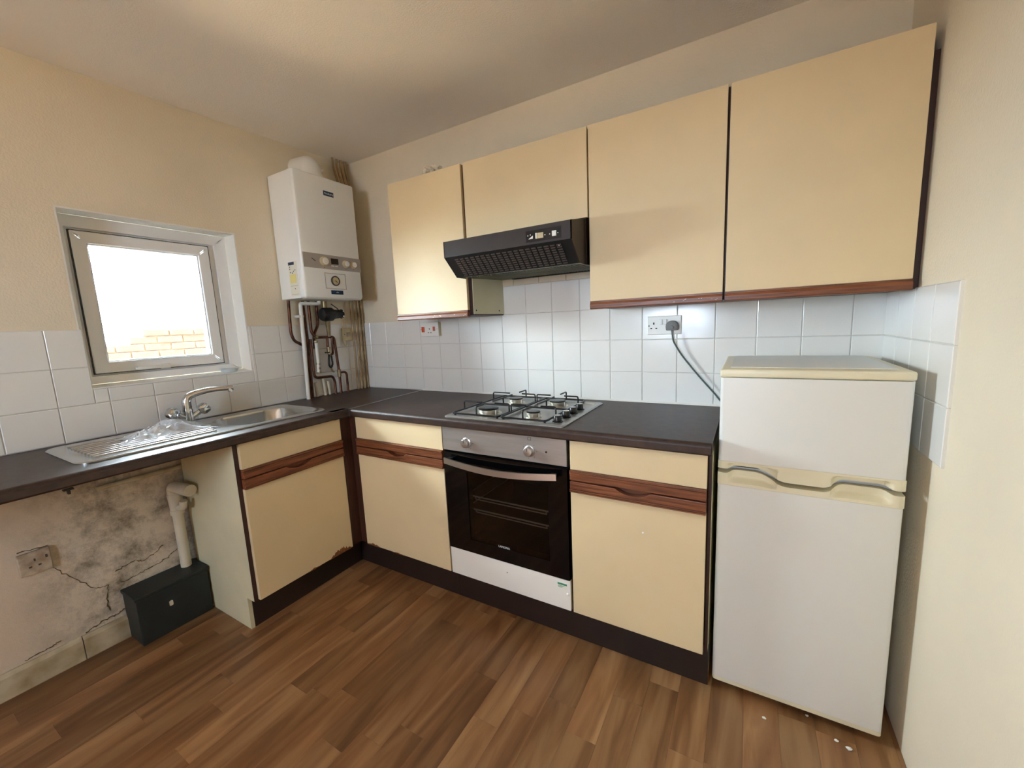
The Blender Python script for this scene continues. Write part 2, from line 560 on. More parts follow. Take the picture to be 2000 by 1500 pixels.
rows = [(ZW + .001, ZA), (ZA, ZA + T), (ZA + T, ZA + 2 * T)]
cols = [0.0] + [TX0 + T * i for i in range(-1, 17)] + [W]
for c0, c1 in zip(cols[:-1], cols[1:]):
    if c1 - c0 < .01:
        continue
    for z0, z1 in rows:
        tile(wall_back, 'back', c0, c1, z0, z1)
    if 1.1 < c1 and c0 < 1.80:
        tile(wall_back, 'back', c0, c1, ZA + 2 * T, ZA + 3 * T)
for i in range(5, 12):
    a = TX0 + T * i + T * .55
    tile(wall_back, 'back', a, a + T, ZA + 3 * T, ZA + 3 * T + .036, m_trimtile, 'trim_tile', .012)
obj('grout', B((0.003, W - .003, -.0045, .002, ZW, ZA + 2 * T), (1.1, 1.9, -.0045, .002, ZA + 2 * T, ZA + 3 * T + .03)), m_grout, wall_back)
ys = [-1.348 + T * k for k in range(-6, 9)] + [0.0]
for y0, y1 in zip(ys[:-1], ys[1:]):
    for r, (z0, z1) in enumerate(rows):
        if r == 0:
            tile(wall_left, 'left', y0, y1, z0, z1)
            continue
        out_l = (y0, min(y1, WY0 + .012)); out_r = (max(y0, WY1), y1); mid = (max(y0, WY0 + .012), min(y1, WY1))
        if out_l[1] > out_l[0]: tile(wall_left, 'left', *out_l, z0, z1)
        if out_r[1] > out_r[0]: tile(wall_left, 'left', *out_r, z0, z1)
        if mid[1] > mid[0] and r == 1: tile(wall_left, 'left', *mid, z0, WZ0)
obj('grout', B((-.002, .0045, ys[0], WY0, ZW, ZA + 2 * T), (-.002, .0045, WY1, -.003, ZW, ZA + 2 * T), (-.002, .0045, WY0, WY1, ZW, WZ0 - .001)), m_grout, wall_left)
for k in range(4):
    for z0, z1 in ((ZA - T, ZA), (ZA, ZA + T), (ZA + T, ZA + 2 * T)):
        tile(wall_right, 'right', .008 + k * .1485, .008 + (k + 1) * .1485, z0, z1)
obj('grout', B((W - .0045, W + .002, -.600, -.003, ZA - T, ZA + 2 * T)), m_grout, wall_right)

# cracks and flaked edges in the bare plaster
def crack(pts, r, seed):
    rnd = random.Random(seed)
    P = []
    for (a, b) in zip(pts[:-1], pts[1:]):
        for i in range(7):
            t = i / 7
            P.append((.0004, a[0] + (b[0] - a[0]) * t + rnd.uniform(-.004, .004), a[1] + (b[1] - a[1]) * t + rnd.uniform(-.004, .004)))
    P.append((.0004, pts[-1][0], pts[-1][1]))
    obj('plaster_crack', tube(P, [r * rnd.uniform(.25, .85) for _ in P], 6), m_crackdirt, wall_left)


crack([(-1.603, .43), (-1.56, .36), (-1.50, .275), (-1.462, .262)], .0022, 1)
crack([(-1.462, .262), (-1.475, .20), (-1.47, .15)], .003, 2)
crack([(-1.43, .31), (-1.37, .325), (-1.33, .305), (-1.28, .33), (-1.26, .345)], .0028, 3)
crack([(-1.42, .25), (-1.37, .255), (-1.31, .262), (-1.25, .275), (-1.21, .30)], .003, 8)
crack([(-1.55, .106), (-1.50, .118), (-1.45, .122), (-1.425, .13)], .0042, 4)
crack([(-1.68, .524), (-1.60, .52)], .0035, 5)
crack([(-1.72, .106), (-1.66, .112), (-1.62, .12)], .003, 6)

# ---- skirting on the left wall, two lengths with an open joint
bb = thing('baseboard_left', '', '', (0.008, -1.9, 0), kind='structure')
for y0, y1 in ((-1.565, -1.425), (-2.6, -1.568)):
    obj('board', prism([(0, 0), (.016, 0), (.016, .085), (.008, .1), (0, .1)], 'y', y0, y1), m_skirt, bb)
tag(bb, 'dirty cream skirting board along the foot of the left wall')

# ---- window
win = thing('window_1', '', '', (-.1, (WY0 + WY1) / 2, WZ0), kind='structure')
tag(win, 'small white framed window above the sink')
XF = -.095
lin_t = .006
obj('reveal_lining', B((XF, -.0005, WY1 - lin_t, WY1, WZ0, WZ1), (XF, -.0005, WY0, WY0 + lin_t, WZ0, WZ1), (XF, -.0005, WY0 + lin_t, WY1 - lin_t, WZ1 - lin_t, WZ1)), m_revl, win)
obj('window_sill', prism([(XF, WZ0), (.009, WZ0), (.009, WZ0 + .004), (XF, WZ0 + .012)], 'y', WY0 + lin_t, WY1 - lin_t), m_upvc, win)


def frame(y0, y1, z0, z1, w, x0, x1, bev=.003):
    """mitred rectangular frame"""
    bm = bmesh.new()
    o_ = [(y0, z0), (y1, z0), (y1, z1), (y0, z1)]; i_ = [(y0 + w, z0 + w), (y1 - w, z0 + w), (y1 - w, z1 - w), (y0 + w, z1 - w)]
    V = {}
    for nm, lp in (('o', o_), ('i', i_)):
        for xx in (x0, x1):
            V[nm, xx] = [bm.verts.new((xx, a, b)) for a, b in lp]
    for k in range(4):
        j = (k + 1) % 4
        for xx in (x0, x1):
            bm.faces.new((V['o', xx][k], V['o', xx][j], V['i', xx][j], V['i', xx][k]))
        for nm in 'oi':
            bm.faces.new((V[nm, x0][k], V[nm, x0][j], V[nm, x1][j], V[nm, x1][k]))
    if bev:
        bmesh.ops.bevel(bm, geom=bm.edges[:], offset=bev, segments=2, affect='EDGES', profile=.5)
    return bm


fy0, fy1, fz0, fz1 = WY0 + lin_t, WY1 - lin_t, WZ0 + .012, WZ1 - lin_t
sy0, sy1, sz0, sz1 = -1.352, -.850, 1.160, 1.758


def ring(o4, i4, x0, x1, bev=.003):
    bm = bmesh.new()
    rect = lambda q: [(q[0], q[2]), (q[1], q[2]), (q[1], q[3]), (q[0], q[3])]
    V = {}
    for nm, q in (('o', o4), ('i', i4)):
        for xx in (x0, x1):
            V[nm, xx] = [bm.verts.new((xx, a, b)) for a, b in rect(q)]
    for k in range(4):
        j = (k + 1) % 4
        for xx in (x0, x1):
            bm.faces.new((V['o', xx][k], V['o', xx][j], V['i', xx][j], V['i', xx][k]))
        for nm in 'oi':
            bm.faces.new((V[nm, x0][k], V[nm, x0][j], V[nm, x1][j], V[nm, x1][k]))
    if bev:
        bmesh.ops.bevel(bm, geom=bm.edges[:], offset=bev, segments=2, affect='EDGES', profile=.5)
    return bm


wf = obj('window_frame', ring((fy0, fy1, fz0, fz1), (sy0 + .012, sy1 - .012, sz0 + .012, sz1 - .012), XF - .075, XF - .012), m_upvc, win)
obj('frame_step', ring((fy0, fy1, fz0, fz1), (sy0 - .012, sy1 + .030, sz0 - .010, sz1 + .012), XF - .014, XF, .002), m_upvc, wf)
sash = obj('sash', frame(sy0, sy1, sz0, sz1, .048, XF - .06, XF + .006, .004), m_upvc, win)
obj('gasket', frame(sy0 - .003, sy1 + .003, sz0 - .003, sz1 + .003, .005, XF - .02, XF + .0015, 0), m_gasket, sash)
obj('glazing_bead', frame(sy0 + .044, sy1 - .044, sz0 + .044, sz1 - .044, .009, XF - .04, XF - .004, .002), m_upvc, sash)
obj('pane', B((XF - .032, XF - .028, sy0 + .05, sy1 - .05, sz0 + .05, sz1 - .05)), m_glass, sash)
hd = obj('handle', B((XF + .004, XF + .018, -1.128, -1.088, 1.158, 1.180), bev=.004), m_plast, sash, True)
obj('lever', prism(rrect(-1.222, -1.095, 1.162, 1.177, .006), 'x', XF + .016, XF + .032, bev=.002), m_plast, hd, True)

# ------------------------------------------------------------------ outside
struct('ground', B((-12, 12, -14, 12, -.3, -.15)), m_ground)
gw = thing('garden_wall', 'low stepped wall of weathered yellow bricks outside the window', 'brick wall', (-3.1, .6, -.15))
obj('mortar_core', B((-3.20, -3.012, -.37, 3.4, -.15, 1.412), (-3.20, -3.012, -3.2, -.37, -.15, 1.262)), m_mortar, gw)
bme = {}
for r in range(8):
    z = 1.42 - .075 * (r + 1) + .0
    for c in range(-15, 16):
        y0 = c * .225 + (.1125 if r % 2 else 0)
        y1 = y0 + .215
        if r < 2 and y0 < -.40:
            continue
        if y1 > 3.4:
            continue
        if not bme:
            b = B((0, .10, 0, .215, 0, .065), bev=.004, seg=1)
            me = bpy.data.meshes.new('brick'); b.to_mesh(me); b.free(); me.materials.append(m_brick); bme[0] = me
        o = bpy.data.objects.new('brick', bme[0]); COL.objects.link(o); o.parent = gw
        o.location = Vector((-3.10 + random.uniform(-.003, .003), y0, z)) - ORG[gw.name]

# ------------------------------------------------------------------ worktops
YW = -.6135


def nose(x, z0=.86, z1=.90, s=1):
    """rounded front edge profile, (across, z)"""
    r = .014
    pts = [(x - s * .05, z0), (x - s * .006, z0), (x, z0 + .006)]
    for i in range(6):
        a = math.radians(90 * i / 5)
        pts.append((x - s * r + s * r * math.cos(a), z1 - r + r * math.sin(a)))
    pts.append((x - s * .05, z1))
    return pts


wt = thing('worktop', 'dark brown laminate worktop along the window wall, holding the sink', 'worktop', (.28, -1.2, .86))
XL = .5724
bm = prism(nose(XL), 'y', -2.35, YW)
for q in ([(0.009, 0), (.524, 0), (XL, YW), (XL, -.70), (0.009, -.70)], [(0.009, -1.09), (XL - .05, -1.09), (XL - .05, -2.35), (0.009, -2.35)],
          [(0.009, -.70), (.115, -.70), (.115, -1.09), (0.009, -1.09)], [(.455, -.70), (XL - .05, -.70), (XL - .05, -1.09), (.455, -1.09)]):
    prism([(x, y - .009 if y == 0 else y) for x, y in q], 'z', .86, .90, bm)
obj('worktop_board', bm, m_work, wt)
obj('front_edging', prism([(XL - .004, .8605), (XL + .0008, .8665), (XL + .0008, .886), (XL - .004, .8865)], 'y', -2.35, YW), m_wedge, wt)

wb = thing('worktop', 'dark brown laminate worktop along the back wall, holding the gas hob', 'worktop', (1.4, -.3, .86))
XR = 2.2529
bm = prism([(YW + .05, .86), (YW + .006, .86), (YW, .866)] + [(YW + .014 - .014 * math.cos(math.radians(90 * i / 5)), .886 + .014 * math.sin(math.radians(90 * i / 5))) for i in range(6)] + [(YW + .05, .90)], 'x', .581, XR)
prism([(.577, YW + .05), (XR, YW + .05), (XR, -.009), (.531, -.009)], 'z', .86, .90, bm)
obj('worktop_board', bm, m_work, wb)
obj('front_edging', prism([(YW + .004, .8605), (YW - .0008, .8665), (YW - .0008, .886), (YW + .004, .8865)], 'x', .581, XR), m_wedge, wb)
obj('end_cap', B((XR, XR + .002, YW + .006, -.01, .861, .899)), m_wedge, wb)
obj('sealant_bead', prism([(-.009, .90), (-.016, .90), (-.009, .908)], 'x', .53, XR), m_plast, wb)
js = bmesh.new()
prism([(XL + .001, YW - .001), (.5805, YW - .001), (.5305, -.009), (.5245, -.009)], 'z', .862, .9022, js)
tag(obj('worktop_joint_strip', js, m_alu), 'thin aluminium strip covering the joint of the two worktops', 'metal strip')

# ------------------------------------------------------------------ base units
ZD = (.1549, .6588, .7020, .7448, .8575)


def rail_poly(a, b, z0, z1, scoop):
    """outline in (along, z); scoop = dip in the top edge"""
    pts = [(a, z0), (b, z0), (b, z1)]
    if scoop:
        c = (a + b) / 2; w = min(.062, (b - a) * .2)
        n = 10
        for i in range(n + 1):
            t = i / n
            d = math.sin(math.pi * t) ** .8 * .020
            pts.append((c + w - 2 * w * t, z1 - d))
    pts.append((a, z1))
    return pts


def base_unit(label, axis, front, a, b, sides):
    """axis: direction along which the unit runs; front: coordinate of the door faces"""
    ax = axis == 'x'
    loc = ((a + b) / 2, -.3, 0) if ax else (.28, (a + b) / 2, 0)
    t = thing('base_cabinet', label, 'cabinet', loc, 'base kitchen cabinets')
    wood = m_woodx if ax else m_woody
    sg = -1 if ax else 1                                    # outward direction of the door face
    def bx(u0, u1, d0, d1, z0, z1, bev=0.0):
        d0, d1 = front + sg * d0, front + sg * d1
        d0, d1 = min(d0, d1), max(d0, d1)
        return B((u0, u1, d0, d1, z0, z1) if ax else (d0, d1, u0, u1, z0, z1), bev=bev)
    def pr(poly, d0, d1, bev=0.0):
        return prism(poly, 'y' if ax else 'x', front + sg * d0, front + sg * d1, bev=bev)
    if ax:
        obj('carcass', bx(a + .004, b - .004, -.50, -.0195, .153, .857), m_edge, t)
    else:
        cb = bx(a + .004, b - .004, -.50, -.0195, .153, .70)
        for q in ((-.50, -.46), (-.06, -.0195)):
            c_ = bx(a + .004, b - .004, q[0], q[1], .70, .857)
            me_ = bpy.data.meshes.new('tmp'); c_.to_mesh(me_); c_.free(); cb.from_mesh(me_); bpy.data.meshes.remove(me_)
        obj('carcass', cb, m_edge, t)
    dr = obj('drawer_front', bx(a + .002, b - .002, -.018, 0, ZD[3], ZD[4], .0015), m_door, t)
    # moulded rail: three stepped fillets
    def rail(name, z0, z1, sc, par):
        o = obj(name, pr(rail_poly(a + .002, b - .002, z0, z1, sc), -.016, .008, .002), wood, par)
        top = name == 'upper_rail'
        for i, zz in enumerate((.004, .011)):
            z = z1 - zz if top else z0 + zz
            obj('bead', pr([(a + .003, z - .0022), (b - .003, z - .0022), (b - .003, z + .0022), (a + .003, z + .0022)], .006, .0125), wood, o)
        return o
    rail('upper_rail', ZD[2] + .004, ZD[3] - .0003, False, dr)
    d = obj('door', bx(a + .002, b - .002, -.018, 0, ZD[0], ZD[1] - .0003, .0015), m_door, t)
    rail('lower_rail', ZD[1], ZD[2] - .001, True, d)
    obj('finger_recess', bx(a + .004, b - .004, -.0188, -.0165, ZD[1] + .008, ZD[2] + .006), wood, d)
    return t, d


XA, XB_, XC, XD_ = .5875, 1.1665, 1.7692, 2.2557
YD = -.594
cabA, doorA = base_unit('cream base cabinet with wooden rails between the corner post and the oven', 'x', YD, XA, XB_, None)
cabR, doorR = base_unit('cream base cabinet with wooden rails between the oven and the fridge freezer', 'x', YD, XC + .006, XD_ - .012, None)
obj('end_panel', prism([(-.02, 0), (-.526, 0), (-.526, .152), (-.570, .152), (-.570, .858), (-.02, .858)], 'x', XD_ - .012, XD_ - .001), m_carc, cabR)
obj('panel_edge', B((XD_ - .012, XD_ - .001, -.5715, -.570, .152, .858)), m_edge, cabR)
XDL = .5446
cabS, doorS = base_unit('cream base cabinet under the sink with a bare end panel and chipped door foot', 'y', XDL, -1.135, -.6495, None)
ep = prism([(.03, 0), (.468, 0), (.468, .152), (.526, .152), (.526, .858), (.03, .858)], 'y', -1.150, -1.134)
obj('end_panel', ep, m_carc, cabS)
obj('panel_edge', B((.526, .5275, -1.150, -1.134, .152, .858)), m_edge, cabS)
# screw hole and flaked veneer
obj('door_blemish', lathe([(.004, 0), (.004, .0012), (.0015, .0024)], (2.045, YD, .551), (0, -1, 0), 10), m_plast, doorR)


def chip(poly, axis, d0, d1, par):
    obj('chipped_edge', prism(poly, axis, d0, d1), m_ginger, par)


def ragged(a, b, z0, hmax, seed, n=26):
    rnd = random.Random(seed)
    pts = [(a, z0), (b, z0)]
    for i in range(n, -1, -1):
        t = i / n
        pts.append((a + (b - a) * t, z0 + .0012 + hmax * math.sin(math.pi * min(1, t * 1.0)) ** .9 * (0.45 + .55 * rnd.random())))
    return pts


chip(ragged(-.790, -.655, ZD[0] - .002, .034, 3), 'x', XDL - .004, XDL + .0007, doorS)
chip(ragged(-.905, -.845, ZD[0] - .002, .008, 4, 12), 'x', XDL - .004, XDL + .0007, doorS)
chip(ragged(.592, .690, ZD[0] - .002, .013, 5, 16), 'y', YD + .004, YD - .0007, doorA)
chip(ragged(.78, .86, ZD[0] - .002, .006, 6, 12), 'y', YD + .004, YD - .0007, doorA)

cp = B((.505, .5365, -.6475, -.585, .153, .858), (.5365, .5855, -.585, -.55, .153, .858))
tag(obj('corner_post', cp, m_woodz), 'upright dark brown post in the inside corner of the base cabinets', 'post')
tag(obj('plinth_board', B((.452, .468, -1.133, -.545, 0, .151), bev=.001), m_plinth), 'dark brown kickboard under the sink cabinet', 'plinth')
pb = B((.4685, 1.169, -.5422, -.527, 0, .151), (1.1696, XD_, -.5422, -.527, 0, .151), bev=.001)
tag(obj('plinth_board', pb, m_plinth), 'long dark brown kickboard under the oven run', 'plinth')

# ------------------------------------------------------------------ oven
ov = thing('built_in_oven', 'built-in oven with steel control panel and black glass door', 'oven', ((XB_ + XC) / 2, -.3, .283))
ox0, ox1 = XB_ + .004, XC - .004
YO = YD - .002
obj('casing', B((ox0 + .015, ox0 + .03, -.56, -.06, .29, .85), (ox1 - .03, ox1 - .015, -.56, -.06, .29, .85), (ox0 + .03, ox1 - .03, -.56, -.06, .835, .85), (ox0 + .03, ox1 - .03, -.075, -.06, .29, .835)), m_black, ov)
cav = B((ox0 + .06, ox0 + .07, -.545, -.10, .33, .70), (ox1 - .07, ox1 - .06, -.545, -.10, .33, .70), (ox0 + .07, ox1 - .07, -.11, -.10, .33, .70), (ox0 + .07, ox1 - .07, -.545, -.11, .69, .70), (ox0 + .07, ox1 - .07, -.545, -.11, .33, .34), (ox0 + .03, ox0 + .06, -.556, -.545, .29, .835), (ox1 - .06, ox1 - .03, -.556, -.545, .29, .835), (ox0 + .06, ox1 - .06, -.556, -.545, .70, .835), (ox0 + .06, ox1 - .06, -.556, -.545, .29, .33))
obj('cavity', cav, m_cav, ov)
cpn = obj('control_panel', B((ox0, ox1, YO, -.558, .752, .8585), bev=.0015), m_steel, ov)
for kx in (1.303, 1.609):
    k_ = obj('knob', lathe([(.023, 0), (.023, .004), (.019, .006), (.0185, .020), (.0165, .0225), (.010, .0235)], (kx, YO, .797), (0, -1, 0), 28), m_alu, cpn, True)
    obj('pointer', B((kx - .0012, kx + .0012, YO - .0245, YO - .0232, .800, .812)), m_darkink, k_)
    for i in range(7):
        a = math.radians(-60 + i * 50)
        xx, zz = kx + .031 * math.sin(a), .797 + .031 * math.cos(a)
        obj('dial_mark', B((xx - .0011, xx + .0011, YO - .0006, YO + .0004, zz - .0011, zz + .0011)), m_darkink, cpn)
obj('oven_symbol', B((1.602, 1.617, YO - .0005, YO, .840, .8412), (1.602, 1.617, YO - .0005, YO, .8518, .853), (1.602, 1.6032, YO - .0005, YO, .8412, .8518), (1.6158, 1.617, YO - .0005, YO, .8412, .8518)), m_darkink, cpn)
obj('indicator_lamp', lathe([(.004, 0), (.004, .001), (.002, .002)], (1.681, YO, .80), (0, -1, 0), 12), m_dark, cpn)
obj('lower_lip', B((ox0, ox1, -.578, -.558, .7445, .7515)), m_black, ov)
dz0, dz1 = .2855, .743
wx0, wx1, wz0, wz1 = 1.292, 1.683, .347, .662
od = obj('oven_door', B((ox0, wx0, YO, -.560, dz0, dz1), (wx1, ox1, YO, -.560, dz0, dz1), (wx0, wx1, YO, -.560, dz0, wz0), (wx0, wx1, YO, -.560, wz1, dz1)), m_blackgl, ov)
obj('door_glass', B((wx0, wx1, YO + .001, YO + .005, wz0, wz1)), m_ovenglass, od)
bm = bmesh.new()
n = 16
hx0, hx1 = 1.194, 1.733
for i in range(n):
    pass
arc = lambda t: .712 - .016 * math.sin(math.pi * t) + .004 * t
dep = lambda t: YO - .024 - .016 * math.sin(math.pi * t)
prof = [(-.013, 0), (.013, 0), (.013, .007), (-.013, .007)]
rings = []
for i in range(n + 1):
    t = i / n
    rings.append([bm.verts.new((hx0 + (hx1 - hx0) * t, dep(t) - q, arc(t) + p)) for p, q in prof])
for i in range(n):
    for k in range(4):
        bm.faces.new((rings[i][k], rings[i][(k + 1) % 4], rings[i + 1][(k + 1) % 4], rings[i + 1][k]))
bm.faces.new(rings[0]); bm.faces.new(rings[-1][::-1])
h = obj('door_handle', bm, m_alu, od, True)
for xx in (hx0 + .02, hx1 - .02):
    obj('handle_mount', B((xx - .012, xx + .012, YO - .026, YO, .705, .722), bev=.002), m_blackpl, h)
obj('logo_lettering', text_bm('LAMONA', .0135, (1.468, YO - .0004, .3525), (1, 0, 0), (0, 0, 1), .0003), m_white_ink, od)
for zr in (.532, .470):
    b = bmesh.new()
    tube([(ox0 + .072, -.548, zr), (ox1 - .072, -.548, zr)], .0034, 6, bm=b)
    tube([(ox0 + .12, -.535, zr - .02), (ox1 - .12, -.535, zr - .02)], .0026, 6, bm=b)
    tube([(ox0 + .12, -.535, zr - .02), (ox0 + .12, -.545, zr)], .0026, 6, bm=b)
    tube([(ox1 - .12, -.535, zr - .02), (ox1 - .12, -.545, zr)], .0026, 6, bm=b)
    for xx in (ox0 + .0735, ox1 - .0735):
        tube([(xx, -.548, zr), (xx, -.14, zr)], .003, 6, bm=b)
    tube([(ox0 + .075, -.14, zr), (ox1 - .075, -.14, zr)], .003, 6, bm=b)
    obj('oven_rack', b, m_plast, ov)
fp = obj('oven_filler_panel', B((ox0 + .002, ox1 + .002, YD, YD + .016, .1549, .2832), bev=.001), m_plast)
tag(fp, 'plain white filler panel under the oven with a green sticker', 'panel')
st = obj('sticker', B((1.712, 1.752, YD - .0006, YD + .0002, .243, .266)), m_sticker, fp)
obj('green_band', B((1.712, 1.752, YD - .001, YD - .0006, .258, .266)), m_green, st)
for i in range(3):
    obj('printed_line', B((1.714, 1.742 - i * .006, YD - .0009, YD - .0006, .2535 - i * .0035, .255 - i * .0035)), m_green, st)
obj('screw_cap', lathe([(.0055, 0), (.005, .003), (.002, .005)], (1.7555, YD, .224), (0, -1, 0), 12), m_crumb, fp, True)
obj('screw_hole', lathe([(.0025, 0), (.0025, .0006)], (1.476, YD - .0001, .238), (0, -1, 0), 10), m_darkink, fp)

# ------------------------------------------------------------------ hob
hb = thing('gas_hob', 'stainless steel four-burner gas hob with black pan supports', 'hob', (1.465, -.345, .90))
HZ = .9005
bm = bmesh.new()
rings = []
for inset, z in ((0, HZ), (0, HZ + .003), (.006, HZ + .007), (.022, HZ + .007), (.030, HZ + .0045)):
    rings.append([bm.verts.new((x, y, z)) for x, y in rrect(1.180 + inset, 1.752 - inset, -.590 + inset, -.100 - inset, .012)])
for A, C in zip(rings[:-1], rings[1:]):
    for k in range(len(A)):
        bm.faces.new((A[k], A[(k + 1) % len(A)], C[(k + 1) % len(A)], C[k]))
bm.faces.new(rings[0][::-1]); bm.faces.new(rings[-1])
obj('hob_plate', bm, m_steel, hb, True, 25)
HT = HZ + .0045
for bx_, by_, r in ((1.345, -.475, .047), (1.345, -.225, .036), (1.570, -.475, .030), (1.570, -.225, .040)):
    bu = obj('burner', lathe([(r * 1.25, 0), (r * 1.2, .003), (r * .9, .005), (r * .9, .009), (r, .011), (r, .019), (r * .96, .020)], (bx_, by_, HT), (0, 0, 1), 28), m_burner, hb, True)
    obj('burner_cap', lathe([(r * .97, 0), (r * .98, .003), (r * .9, .0055), (r * .4, .006)], (bx_, by_, HT + .020), (0, 0, 1), 28), m_black, bu, True)
    obj('spark_pin', lathe([(.003, 0), (.003, .014), (.0015, .02)], (bx_ + r * 1.1, by_ - r * .5, HT), (0, 0, 1), 8), m_plast, bu)
for ky in (-.522, -.436, -.357, -.279):
    kn = obj('knob', lathe([(.021, 0), (.021, .003), (.0165, .005), (.0155, .024), (.014, .026), (.004, .0262)], (1.700, ky, HT), (0, 0, 1), 24), m_black, hb, True)
    obj('knob_cap', lathe([(.013, 0), (.012, .0012)], (1.700, ky, HT + .026), (0, 0, 1), 20), m_alu, kn)
obj('warning_label', B((1.676, 1.735, -.165, -.125, HT, HT + .0006)), m_sticker, hb)


def support(x0, x1, burners):
    y0, y1 = -.570, -.118
    z = HT + .011
    b = bmesh.new()
    tube([(x, y, z) for x, y in rrect(x0, x1, y0, y1, .014, 3)] + [(rrect(x0, x1, y0, y1, .014, 3)[0][0], rrect(x0, x1, y0, y1, .014, 3)[0][1], z)], .0042, 8, bm=b, cap=False)
    tube([(x0, -.347, z), (x1, -.347, z)], .004, 8, bm=b)
    for xx in (x0 + .01, x1 - .01):
        for yy in (y0 + .01, y1 - .01):
            tube([(xx, yy, HT), (xx, yy, z)], .005, 6, bm=b)
    o = obj('pan_support', b, m_black, hb, True)
    zt = z + .036
    for bx_, by_ in burners:
        ya, yb_ = (y0, -.347) if by_ < -.35 else (-.347, y1)
        for s, e in (((x0, by_), (bx_ - .035, by_)), ((x1, by_), (bx_ + .035, by_)), ((bx_, ya), (bx_, by_ - .038)), ((bx_, yb_), (bx_, by_ + .038))):
            obj('prong', tube([(s[0], s[1], z), (s[0], s[1], zt), (e[0], e[1], zt)], .0036, 8, .008), m_black, o, True)


support(1.212, 1.452, ((1.345, -.475), (1.345, -.225)))
support(1.462, 1.672, ((1.570, -.475), (1.570, -.225)))

# ------------------------------------------------------------------ sink
sk = thing('kitchen_sink', 'stainless steel inset sink with ribbed drainer below the window', 'sink', (.28, -1.12, .74))
SX0, SX1, SY0, SY1 = .075, .488, -1.578, -.665
bx0, bx1, by0, by1 = .128, .445, -1.075, -.715
bm = bmesh.new()
outer = rrect(SX0, SX1, SY0, SY1, .05, 6); inner = rrect(bx0, bx1, by0, by1, .09, 8)
zt = .9062
ro = []
for inset, z in ((0, .9004), (.0, .904), (.004, .9075), (.010, .9075), (.016, zt)):
    ro.append([bm.verts.new((x, y, z)) for x, y in rrect(SX0 + inset, SX1 - inset, SY0 + inset, SY1 - inset, .05 - inset * .5, 6)])
for A, C in zip(ro[:-1], ro[1:]):
    for k in range(len(A)):
        bm.faces.new((A[k], A[(k + 1) % len(A)], C[(k + 1) % len(A)], C[k]))
ri = []
for inset, z, rr in ((0, zt, .09), (.006, zt - .003, .086), (.012, zt - .014, .082), (.020, .79, .078), (.030, .770, .07), (.055, .760, .05), (.13, .756, .02)):
    ri.append([bm.verts.new((x, y, z)) for x, y in rrect(bx0 + inset, bx1 - inset, by0 + inset, by1 - inset, rr, 8)])
for A, C in zip(ri[:-1], ri[1:]):
    for k in range(len(A)):
        bm.faces.new((A[k], A[(k + 1) % len(A)], C[(k + 1) % len(A)], C[k]))
bm.faces.new(ri[-1])
bm.edges.ensure_lookup_table()
def loop_edges(V):
    return [bm.edges.get((V[k], V[(k + 1) % len(V)])) for k in range(len(V))]
bmesh.ops.triangle_fill(bm, use_beauty=True, edges=loop_edges(ro[-1]) + loop_edges(ri[0]))
obj('sink_plate', bm, m_sink, sk, True, 30)
obj('plug_hole', lathe([(.032, 0), (.032, .002), (.026, .003), (.02, .001)], (.287, -.895, .7562), (0, 0, 1), 20), m_dark, sk)
for i in range(9):
    xx = .150 + i * .0345
    ya, yb_ = -1.525, -1.115 - .02 * abs(i - 4) ** .5
    prf = [(xx - .0095, zt - .001), (xx - .006, zt + .0042), (xx, zt + .0060), (xx + .006, zt + .0042), (xx + .0095, zt - .001)]
    obj('drainer_ridge', prism(prf, 'y', ya, yb_), m_sink, sk, True, 60)

# tap
tp = thing('mixer_tap', 'chrome mixer tap with two crosshead knobs behind the sink', 'tap', (.105, -1.12, zt))
tx, ty = .105, -1.12
obj('tap_body', lathe([(.027, 0), (.027, .006), (.020, .012), (.019, .045), (.0205, .06), (.017, .072)], (tx, ty, zt), (0, 0, 1), 20), m_chrome, tp, True)
sp = fillet([(tx, ty, .965), (tx, ty, 1.03), (tx + .035, ty + .075, 1.052), (tx + .085, ty + .165, 1.050)], .05, 8)
nn = len(sp)
spout = obj('spout', tube(sp, [.0185 - .007 * (i / (nn - 1)) for i in range(nn)], 14), m_chrome, tp, True)
obj('nozzle', tube([(tx + .078, ty + .152, 1.052), (tx + .080, ty + .156, 1.033)], .0115, 12), m_chrome, spout, True)
for s in (-1, 1):
    d = Vector((.12, s * .78, .50)).normalized()
    o0 = Vector((tx, ty, .925))
    arm = obj('valve_arm', tube([o0, o0 + d * .058], .0125, 12), m_chrome, tp, True)
    kb = bmesh.new()
    seg = 24
    u = d.orthogonal().normalized(); w = d.cross(u)
    rr = []
    for r, t in ((.012, .050), (.022, .056), (.026, .066), (.025, .086), (.018, .094), (.003, .096)):
        rr.append([kb.verts.new(o0 + d * t + (u * math.cos(2 * math.pi * k / seg) + w * math.sin(2 * math.pi * k / seg)) * r * (1 + (.13 * math.cos(4 * 2 * math.pi * k / seg) if r > .015 else 0))) for k in range(seg)])
    for A, C in zip(rr[:-1], rr[1:]):
        for k in range(seg):
            kb.faces.new((A[k], A[(k + 1) % seg], C[(k + 1) % seg], C[k]))
    kb.faces.new(rr[0][::-1]); kb.faces.new(rr[-1])
    obj('crosshead', kb, m_chrome, arm, True)

